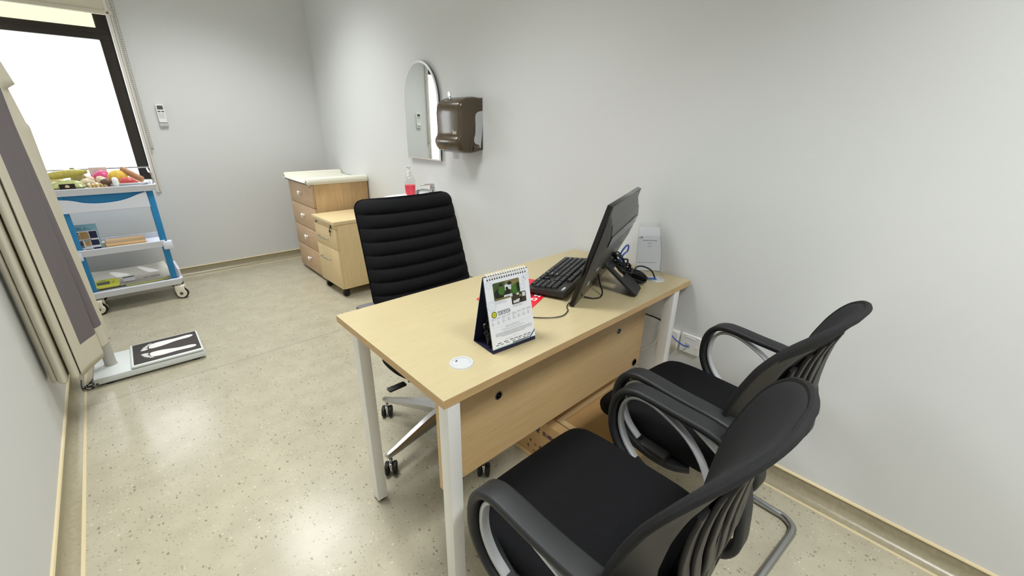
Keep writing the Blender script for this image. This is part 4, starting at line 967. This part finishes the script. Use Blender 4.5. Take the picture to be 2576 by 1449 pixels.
obj('printed_photo', photo(.17, .10, .765, .345, [('r', .72, .8, .27, .18, 1), ('r', .55, .62, .12, .16, 4), ('e', .22, .35, .2, .3, 2), ('e', .3, .5, .12, .25, 3), ('e', .3, .83, .08, .09, 2), ('e', .62, .82, .08, .1, 2), ('e', .82, .42, .13, .3, 3), ('e', .52, .35, .1, .18, 2), ('e', .5, .57, .05, .08, 2), ('r', .52, .12, .16, .09, 4), ('r', .93, .5, .05, .25, 2), ('r', .3, .06, .28, .05, 1)], 0), GP, pg, 0)
obj('printed_photo', photo(.545, .305, .885, .455, [('e', .3, .75, .1, .13, 5), ('e', .62, .68, .09, .13, 1), ('r', .85, .72, .1, .2, 4), ('r', .3, .22, .2, .12, 4), ('e', .5, .34, .2, .08, 4), ('e', .45, .88, .1, .1, 4), ('e', .62, .38, .08, .2, 2)], 5), GP, pg, 0)
for xa, ya, r in ((.09, .11, .010), (.10, .40, .015), (.93, .09, .012), (.83, .235, .010), (.86, .14, .008)):
    bm = nb(); a = PG(xa, ya); Mg = MCf @ Matrix.Translation((a[0], a[1], z0)); n = 32
    o1 = [((r*(1.18 if (i//2) % 2 else .95))*math.cos(2*PI*i/n), (r*(1.18 if (i//2) % 2 else .95))*math.sin(2*PI*i/n)) for i in range(n)]; i1 = [(r*.62*math.cos(2*PI*i/n), r*.62*math.sin(2*PI*i/n)) for i in range(n)]
    loft(bm, [[(x, y, 0) for x, y in o1], [(x, y, .0002) for x, y in o1], [(x, y, .0002) for x, y in i1], [(x, y, 0) for x, y in i1]], loop=True, M=Mg)
    prism(bm, circ(r*.25, 12), 0, .0002, Mg)
    obj('printed_gear', bm, PALEBLUEINK, pg, 0)
bm = nb(); a = PG(.02, .997); b = PG(.78, .988); box(bm, (a[0], a[1], z0), (b[0], b[1], z0+.0002), M=MCf, mi=1)
a = PG(.45, .99); b = PG(.84, .978); box(bm, (a[0], a[1], z0), (b[0], b[1], z0+.00025), M=MCf, mi=0)
q0, q1, q2, q3 = PG(.84, .998), PG(1-.004, .89), PG(1-.004, .915), PG(.88, .998); prism(bm, [q0, q1, q2, q3], z0, z0+.0003, MCf, 2)
obj('corner_band', bm, [NAVY, mat('teal_band', (150, 196, 190), .5), mat('steel_blue_band', (70, 90, 130), .5)], pg, 0)
bm = nb()
for k in range(17):
    x = .012+k*(CW-.024)/16; rg = [(x, CD/2+.0085*math.sin(q)*.8, CH-.006+.0085*math.cos(q)) for q in (2*PI*i/14 for i in range(14))]
    for dx in (-.0012, .0012): tube(bm, [Vector(p)+Vector((dx, 0, 0)) for p in rg], .0007, 5, closed=True)
obj('wire_binding', bm, WHITEPL, cl)
bm = nb()
for k in range(17):
    x = .012+k*(CW-.024)/16; box(bm, (x-.0022, LS-.0165, z0), (x+.0022, LS-.0115, z0+.0002), M=MCf)
obj('punched_holes', bm, DARKINK, pg, 0)
bm = nb(); t = bmesh.new(); bmesh.ops.create_icosphere(t, subdivisions=4, radius=1)
r2 = random.Random(3)
for v in t.verts:
    k = 1+.30*math.sin(v.co.x*7+v.co.z*5)*math.sin(v.co.y*6+1)+r2.uniform(-.13, .13)
    v.co = Vector((v.co.x*.048*k, v.co.y*.022*k, max(-.042, v.co.z*.05*k)))
merge(bm, t)
o = tag(obj('plastic_bag', bm, mat('black_bag_film', (18, 19, 19), .38), None, 25), 'crumpled black plastic bag tucked inside the calendar stand', 'bag'); o.location = (-.985, -3.916, .7955); o.rotation_euler = (0, 0, -.087)

# ------------------------------------------------------------------ acrylic sign
ay = R(-45)
sg = thing('acrylic_sign', 'clear acrylic sign holder with a printed sheet by the wall', 'sign', (-.084, -3.822, .7502), ay)
SW, SH = .112, .215; lean = R(8)
MS = frame((0, 0, 0), (1, 0, 0), (0, math.sin(lean), math.cos(lean)))
bm = nb(); box(bm, (0, 0, .0022), (SW, SH, .0042), M=MS); box(bm, (0, 0, -.0042), (SW, SH, -.0022), M=MS); box(bm, (0, -.062, 0), (SW, .004, .003), .0008); obj('holder', bm, ACRYL, sg, 0)
bm = nb(); box(bm, (.003, .003, -.0003), (SW-.003, SH-.018, .0003), M=MS); sh = obj('printed_sheet', bm, PAPER, sg, 0)
bm = nb()
def sline(xa, xb, y, h=.0022):
    x = xa
    while x < xb-.002:
        w = min(xb-x, rnd.uniform(.006, .014)); box(bm, (x, y, .00035), (x+w, y+h, .0006), M=MS); x += w+.0016
sline(.022, .088, .136, .003); sline(.044, .064, .124); sline(.044, .064, .111); sline(.008, .088, .038)
box(bm, (.006, .148, .00035), (.012, .153, .0006), M=MS); box(bm, (.013, .147, .00035), (.021, .155, .0006), M=MS)
obj('small_print', bm, GREYINK, sh, 0)

# ------------------------------------------------------------------ cables behind the computer
cb = thing('cable_bundle', 'black cables coiled and tied behind the computer stand', 'cable', (-.262, -3.905, .7502))
def loopb(bm, c, d, L, W, r, ph, mi=0):
    d = Vector(d).normalized(); s = d.cross(Vector((0, 0, 1))).normalized(); up = s.cross(d)
    pts = []
    for i in range(22):
        q = 2*PI*i/22
        pts.append(Vector(c)+d*(L*math.cos(q))+(s*math.cos(ph)+up*math.sin(ph))*(W*math.sin(q)*(1-.45*math.cos(q)*0)))
    tube(bm, pts, r, 7, closed=True, mi=mi)
dirb = (.62, -.55, -.32)
bm = nb()
for k in range(11):
    loopb(bm, (.022+.006*math.cos(k*2.1), -.012+.006*math.sin(k*1.7), .034+.003*math.sin(k)), dirb, .040+.003*(k % 3), .016+.003*(k % 4), .0034, k*PI/11)
obj('coil', bm, BLKCABLE, cb)
bm = nb(); dv = Vector(dirb).normalized(); c0 = Vector((0.002, .008, .052)); tube(bm, [c0+dv*-.004, c0+dv*.006], .021, 12); obj('tie_wrap', bm, mat('dark_tie', (34, 22, 22), .5), cb)
bm = nb(); cA = Vector((-.035, .035, .085))
for k in range(9):
    a = k*.7; p0 = Vector((-.075-.008*math.cos(a), .038+.010*math.sin(a), .138+.007*math.cos(a*2))); p3 = Vector((0, .01, .055))+Vector((.008*math.sin(a), .006*math.cos(a*1.3), .006*math.sin(a*2)))
    mid = [p0.lerp(p3, q)+Vector((.022*math.sin(a+q*5), .016*math.cos(a*1.4+q*4), .014*math.sin(a*2+q*6))) for q in (.25, .5, .75)]
    tube(bm, smooth([p0]+mid+[p3], 6), .0034, 7)
tube(bm, smooth([(-.07, .03, .10), (-.065, .0, .075), (-.04, -.02, .065), (-.01, -.01, .06)], 6), .003, 7)
obj('leads', bm, BLKCABLE, cb)
bm = nb(); tube(bm, smooth([(-.03, .005, .045), (-.045, .03, .065), (-.06, .03, .09), (-.03, .02, .062)], 6), .0022, 6); tube(bm, smooth([(-.005, .02, .07), (.005, .0, .06), (-.02, -.01, .055)], 6), .0022, 6); obj('copper_tie', bm, mat('bronze_wire', (150, 110, 88), .4), cb)
bm = nb(); tube(bm, smooth([(-.262, -3.855, .80), (-.258, -3.845, .845), (-.245, -3.84, .87), (-.205, -3.835, .89), (-.178, -3.83, .885), (-.19, -3.835, .865), (-.235, -3.845, .86), (-.262, -3.852, .835), (-.262, -3.87, .80), (-.235, -3.9, .79), (-.215, -3.915, .785), (-.185, -3.925, .770), (-.160, -3.935, .762), (-.135, -3.942, .758), (-.120, -3.946, .752)], 6), .0035, 8)
tag(obj('network_cable', bm, BLUECABLE), 'blue network cable running from the computer into the desk grommet', 'cable')
bm = nb(); tube(bm, smooth([(-.235, -3.90, .80), (-.20, -3.895, .812), (-.165, -3.905, .808), (-.140, -3.93, .79), (-.125, -3.945, .752)], 6), .0033, 8)
tag(obj('power_lead', bm, BLKCABLE), 'black power lead arching over the blue cable into the grommet', 'cable')
bm = nb(); tube(bm, smooth([(-.41, -3.85, .815), (-.43, -3.875, .79), (-.445, -3.90, .765), (-.47, -3.91, .7535), (-.50, -3.90, .7535), (-.52, -3.87, .756)], 6), .0028, 7)
tag(obj('monitor_lead', bm, BLKCABLE), 'thin black lead drooping under the tilted computer', 'cable')

# ------------------------------------------------------------------ wall socket and under-desk wiring
so = thing('wall_socket', 'white network socket on the wall beside the desk leg', 'socket', (0, -4.093, .457))
bm = nb(); loft(bm, [[(-d, y*k, z*k) for y, z in rrect(.088, .088, .006, 3)] for d, k in ((0.001, 1), (.008, 1), (.011, .96))]); obj('plate', bm, WHITEPL, so)
bm = nb(); box(bm, (-.013, -.004, -.016), (-.009, .018, .004), .001); obj('jack', bm, LTGREY, so)
bm = nb(); cyl(bm, (-.0125, -.03, -.006), (-.010, -.03, -.006), .005, n=12); box(bm, (-.0125, -.022, .028), (-.0105, .02, .034), .001); obj('label_slot', bm, WHITEPL, so)
bm = nb(); box(bm, (-.03, 4.135-4.047+.0, -.04), (0, .05+.082, .042), .003) if False else box(bm, (-.028, .052, -.04), (0, .125, .044), .003)
obj('junction_box', bm, TRIMW, so)
bm = nb(); tube(bm, smooth([(-.016, -4.090, .448), (-.035, -4.075, .455), (-.05, -4.045, .475), (-.05, -4.015, .498), (-.052, -3.995, .53), (-.060, -3.985, .62), (-.09, -3.965, .70), (-.118, -3.945, .742)], 6), .0030, 8)
tag(obj('patch_cable', bm, BLUECABLE), 'blue patch cable plugged into the wall socket', 'cable')
bm = nb(); tube(bm, smooth([(-.02, -3.80, .56), (-.02, -3.86, .534), (-.022, -3.91, .533), (-.02, -3.95, .526), (-.03, -3.99, .50)], 6), .0035, 8)
tag(obj('black_lead', bm, BLKCABLE), 'black lead crossing the wall under the desk', 'cable')
bm = nb(); tube(bm, smooth([(-.02, -3.80, .325), (-.02, -3.855, .331), (-.02, -3.905, .365), (-.02, -3.94, .415), (-.02, -3.952, .48), (-.02, -3.955, .6), (-.06, -3.95, .72)], 6), .0042, 8)
tag(obj('white_lead', bm, WHTCABLE), 'white lead curving up the wall under the desk', 'cable')
bm = nb(); tube(bm, smooth([(-.02, -3.83, .30), (-.02, -3.855, .252), (-.022, -3.90, .218), (-.025, -3.96, .15), (-.05, -4.0, .01)], 6), .0032, 8)
tag(obj('thin_white_lead', bm, WHTCABLE), 'thin white lead hanging down behind the cardboard box', 'cable')

# ------------------------------------------------------------------ cardboard boxes under the desk
bx = thing('shipping_carton', 'narrow cardboard carton printed with dark letters under the desk', 'box', (-.64, -3.80, 0))
bm = nb(); box(bm, (-.022, -.17, 0), (.022, .135, .224), .002); obj('carton', bm, KRAFT, bx)
bm = nb(); box(bm, (-.025, -.172, 0), (-.021, .137, .022), .001); obj('bottom_flap', bm, KRAFTE, bx)
bm = nb(); Mb = frame((-.0225, .06, .158), (0, -1, 0), (0, 0, 1)); text_bm(bm, 'BenQ', .042, Mb @ Matrix.Translation((-.030, .004, 0)), ext=.0004, bold=.0008); text_bm(bm, 'EU8IC', .026, Mb @ Matrix.Translation((.085, .003, 0)), ext=.0004, bold=.0006)
obj('lettering', bm, mat('navy_print', (52, 44, 70), .7), bx, 0)
bm = nb()
for k, (a, b) in enumerate(((.0, .10), (.028, .085), (.056, .08), (.084, .082), (.015, .05), (.05, .045))):
    Mi = Mb @ Matrix.Translation((a-.015, b-.158, 0))
    if k % 3 == 0: box(bm, (0, 0, 0), (.013, .013, .0005), M=Mi)
    elif k % 3 == 1: prism(bm, circ(.006, 10), 0, .0005, Mi @ Matrix.Translation((.006, .010, 0))); box(bm, (.005, -.006, 0), (.007, .006, .0005), M=Mi)
    else:
        for q in (0, .007): prism(bm, [(q, 0), (q+.005, 0), (q+.0025, .012)], 0, .0005, Mi)
obj('handling_marks', bm, mat('brown_print', (96, 72, 50), .8), bx, 0)
b2 = thing('cardboard_box', 'large open topped brown carton beneath the modesty panel', 'box', (-.325, -3.955, 0))
bm = nb(); box(bm, (-.262, -.135, 0), (.262, .125, .198), .002); obj('carton', bm, KRAFTE, b2)
bm = nb(); box(bm, (-.234, -.130, .197), (.240, .102, .1995), .0008); pn = obj('lid_panel', bm, KRAFT2, b2)
bm = nb(); box(bm, (-.255, .127, 0), (.255, .27, .17), .002); obj('rear_flap', bm, KRAFT2, b2)
bm = nb(); Mi = frame((.03, -.02, .1998), (1, 0, 0), (0, 1, 0))
box(bm, (0, 0, 0), (.012, .014, .0004), M=Mi); lathe(bm, [(.006, 0), (.009, 0), (.009, .0004), (.006, .0004)], 14, M=Mi @ Matrix.Translation((.04, .012, 0)), cap=False); box(bm, (.039, -.012, 0), (.041, .004, .0004), M=Mi)
for k in range(6): box(bm, (-.001, .003, 0), (.001, .014, .0004), M=Mi @ Matrix.Translation((.075, .006, 0)) @ Matrix.Rotation(k*PI/3, 4, 'Z'))
obj('handling_marks', bm, mat('navy_print_two', (70, 60, 84), .8), pn, 0)

# ------------------------------------------------------------------ light
w = bpy.data.worlds.new('daylight'); bpy.context.scene.world = w; w.use_nodes = True
w.node_tree.nodes['Background'].inputs['Color'].default_value = (.93, .98, 1, 1)
w.node_tree.nodes['Background'].inputs['Strength'].default_value = 9
def area(name, loc, sx, sy, power, rot, col=(1, 1, 1), portal=False):
    l = bpy.data.lights.new(name, 'AREA'); l.shape = 'RECTANGLE'; l.size = sx; l.size_y = sy; l.energy = power; l.color = col
    o = bpy.data.objects.new(name, l); C.objects.link(o); o.location = loc; o.rotation_euler = rot
    if portal: l.cycles.is_portal = True
    else: l.spread = R(116)
    return o
area('window_daylight', ((WX0+WX1)/2, .19, (WZ0+WZ1)/2), WX1-WX0-.02, WZ1-WZ0-.02, 1, (R(-90), 0, 0), portal=True)
area('ceiling_lamp', (-1.0, -1.1, 2.735), .6, .6, 24, (0, 0, 0), (.95, .975, .985))
area('ceiling_lamp', (-1.35, -3.2, 2.735), .6, .6, 29, (0, 0, 0), (.95, .975, .985))
area('ceiling_lamp', (-.95, -5.4, 2.735), .6, .6, 36, (0, 0, 0), (.95, .975, .985))

# ------------------------------------------------------------------ camera
yaw_c, pit, rol, f_px = R(43.3733), R(21.272), R(.9644), 1055.5822
fw = Vector((math.sin(yaw_c)*math.cos(pit), math.cos(yaw_c)*math.cos(pit), -math.sin(pit)))
rt = Vector((math.cos(yaw_c), -math.sin(yaw_c), 0)); up = rt.cross(fw)
r_ = rt*math.cos(rol)+up*math.sin(rol); u2 = -rt*math.sin(rol)+up*math.cos(rol)
cam = bpy.data.cameras.new('camera'); co = bpy.data.objects.new('camera', cam); C.objects.link(co)
co.matrix_world = Matrix(((r_.x, u2.x, -fw.x, -1.7236), (r_.y, u2.y, -fw.y, -4.749), (r_.z, u2.z, -fw.z, 1.3567), (0, 0, 0, 1)))
cam.sensor_fit = 'HORIZONTAL'; cam.sensor_width = 36; cam.lens = f_px/2576*36; cam.clip_start = .01
sc = bpy.context.scene; sc.camera = co
sc.view_settings.view_transform = 'Standard'; sc.view_settings.look = 'None'; sc.view_settings.gamma = 1; sc.view_settings.use_curve_mapping = False
sc.view_settings.exposure = -.25
sc.cycles.use_denoising = True; sc.cycles.max_bounces = 10; sc.cycles.diffuse_bounces = 6; sc.cycles.transparent_max_bounces = 12
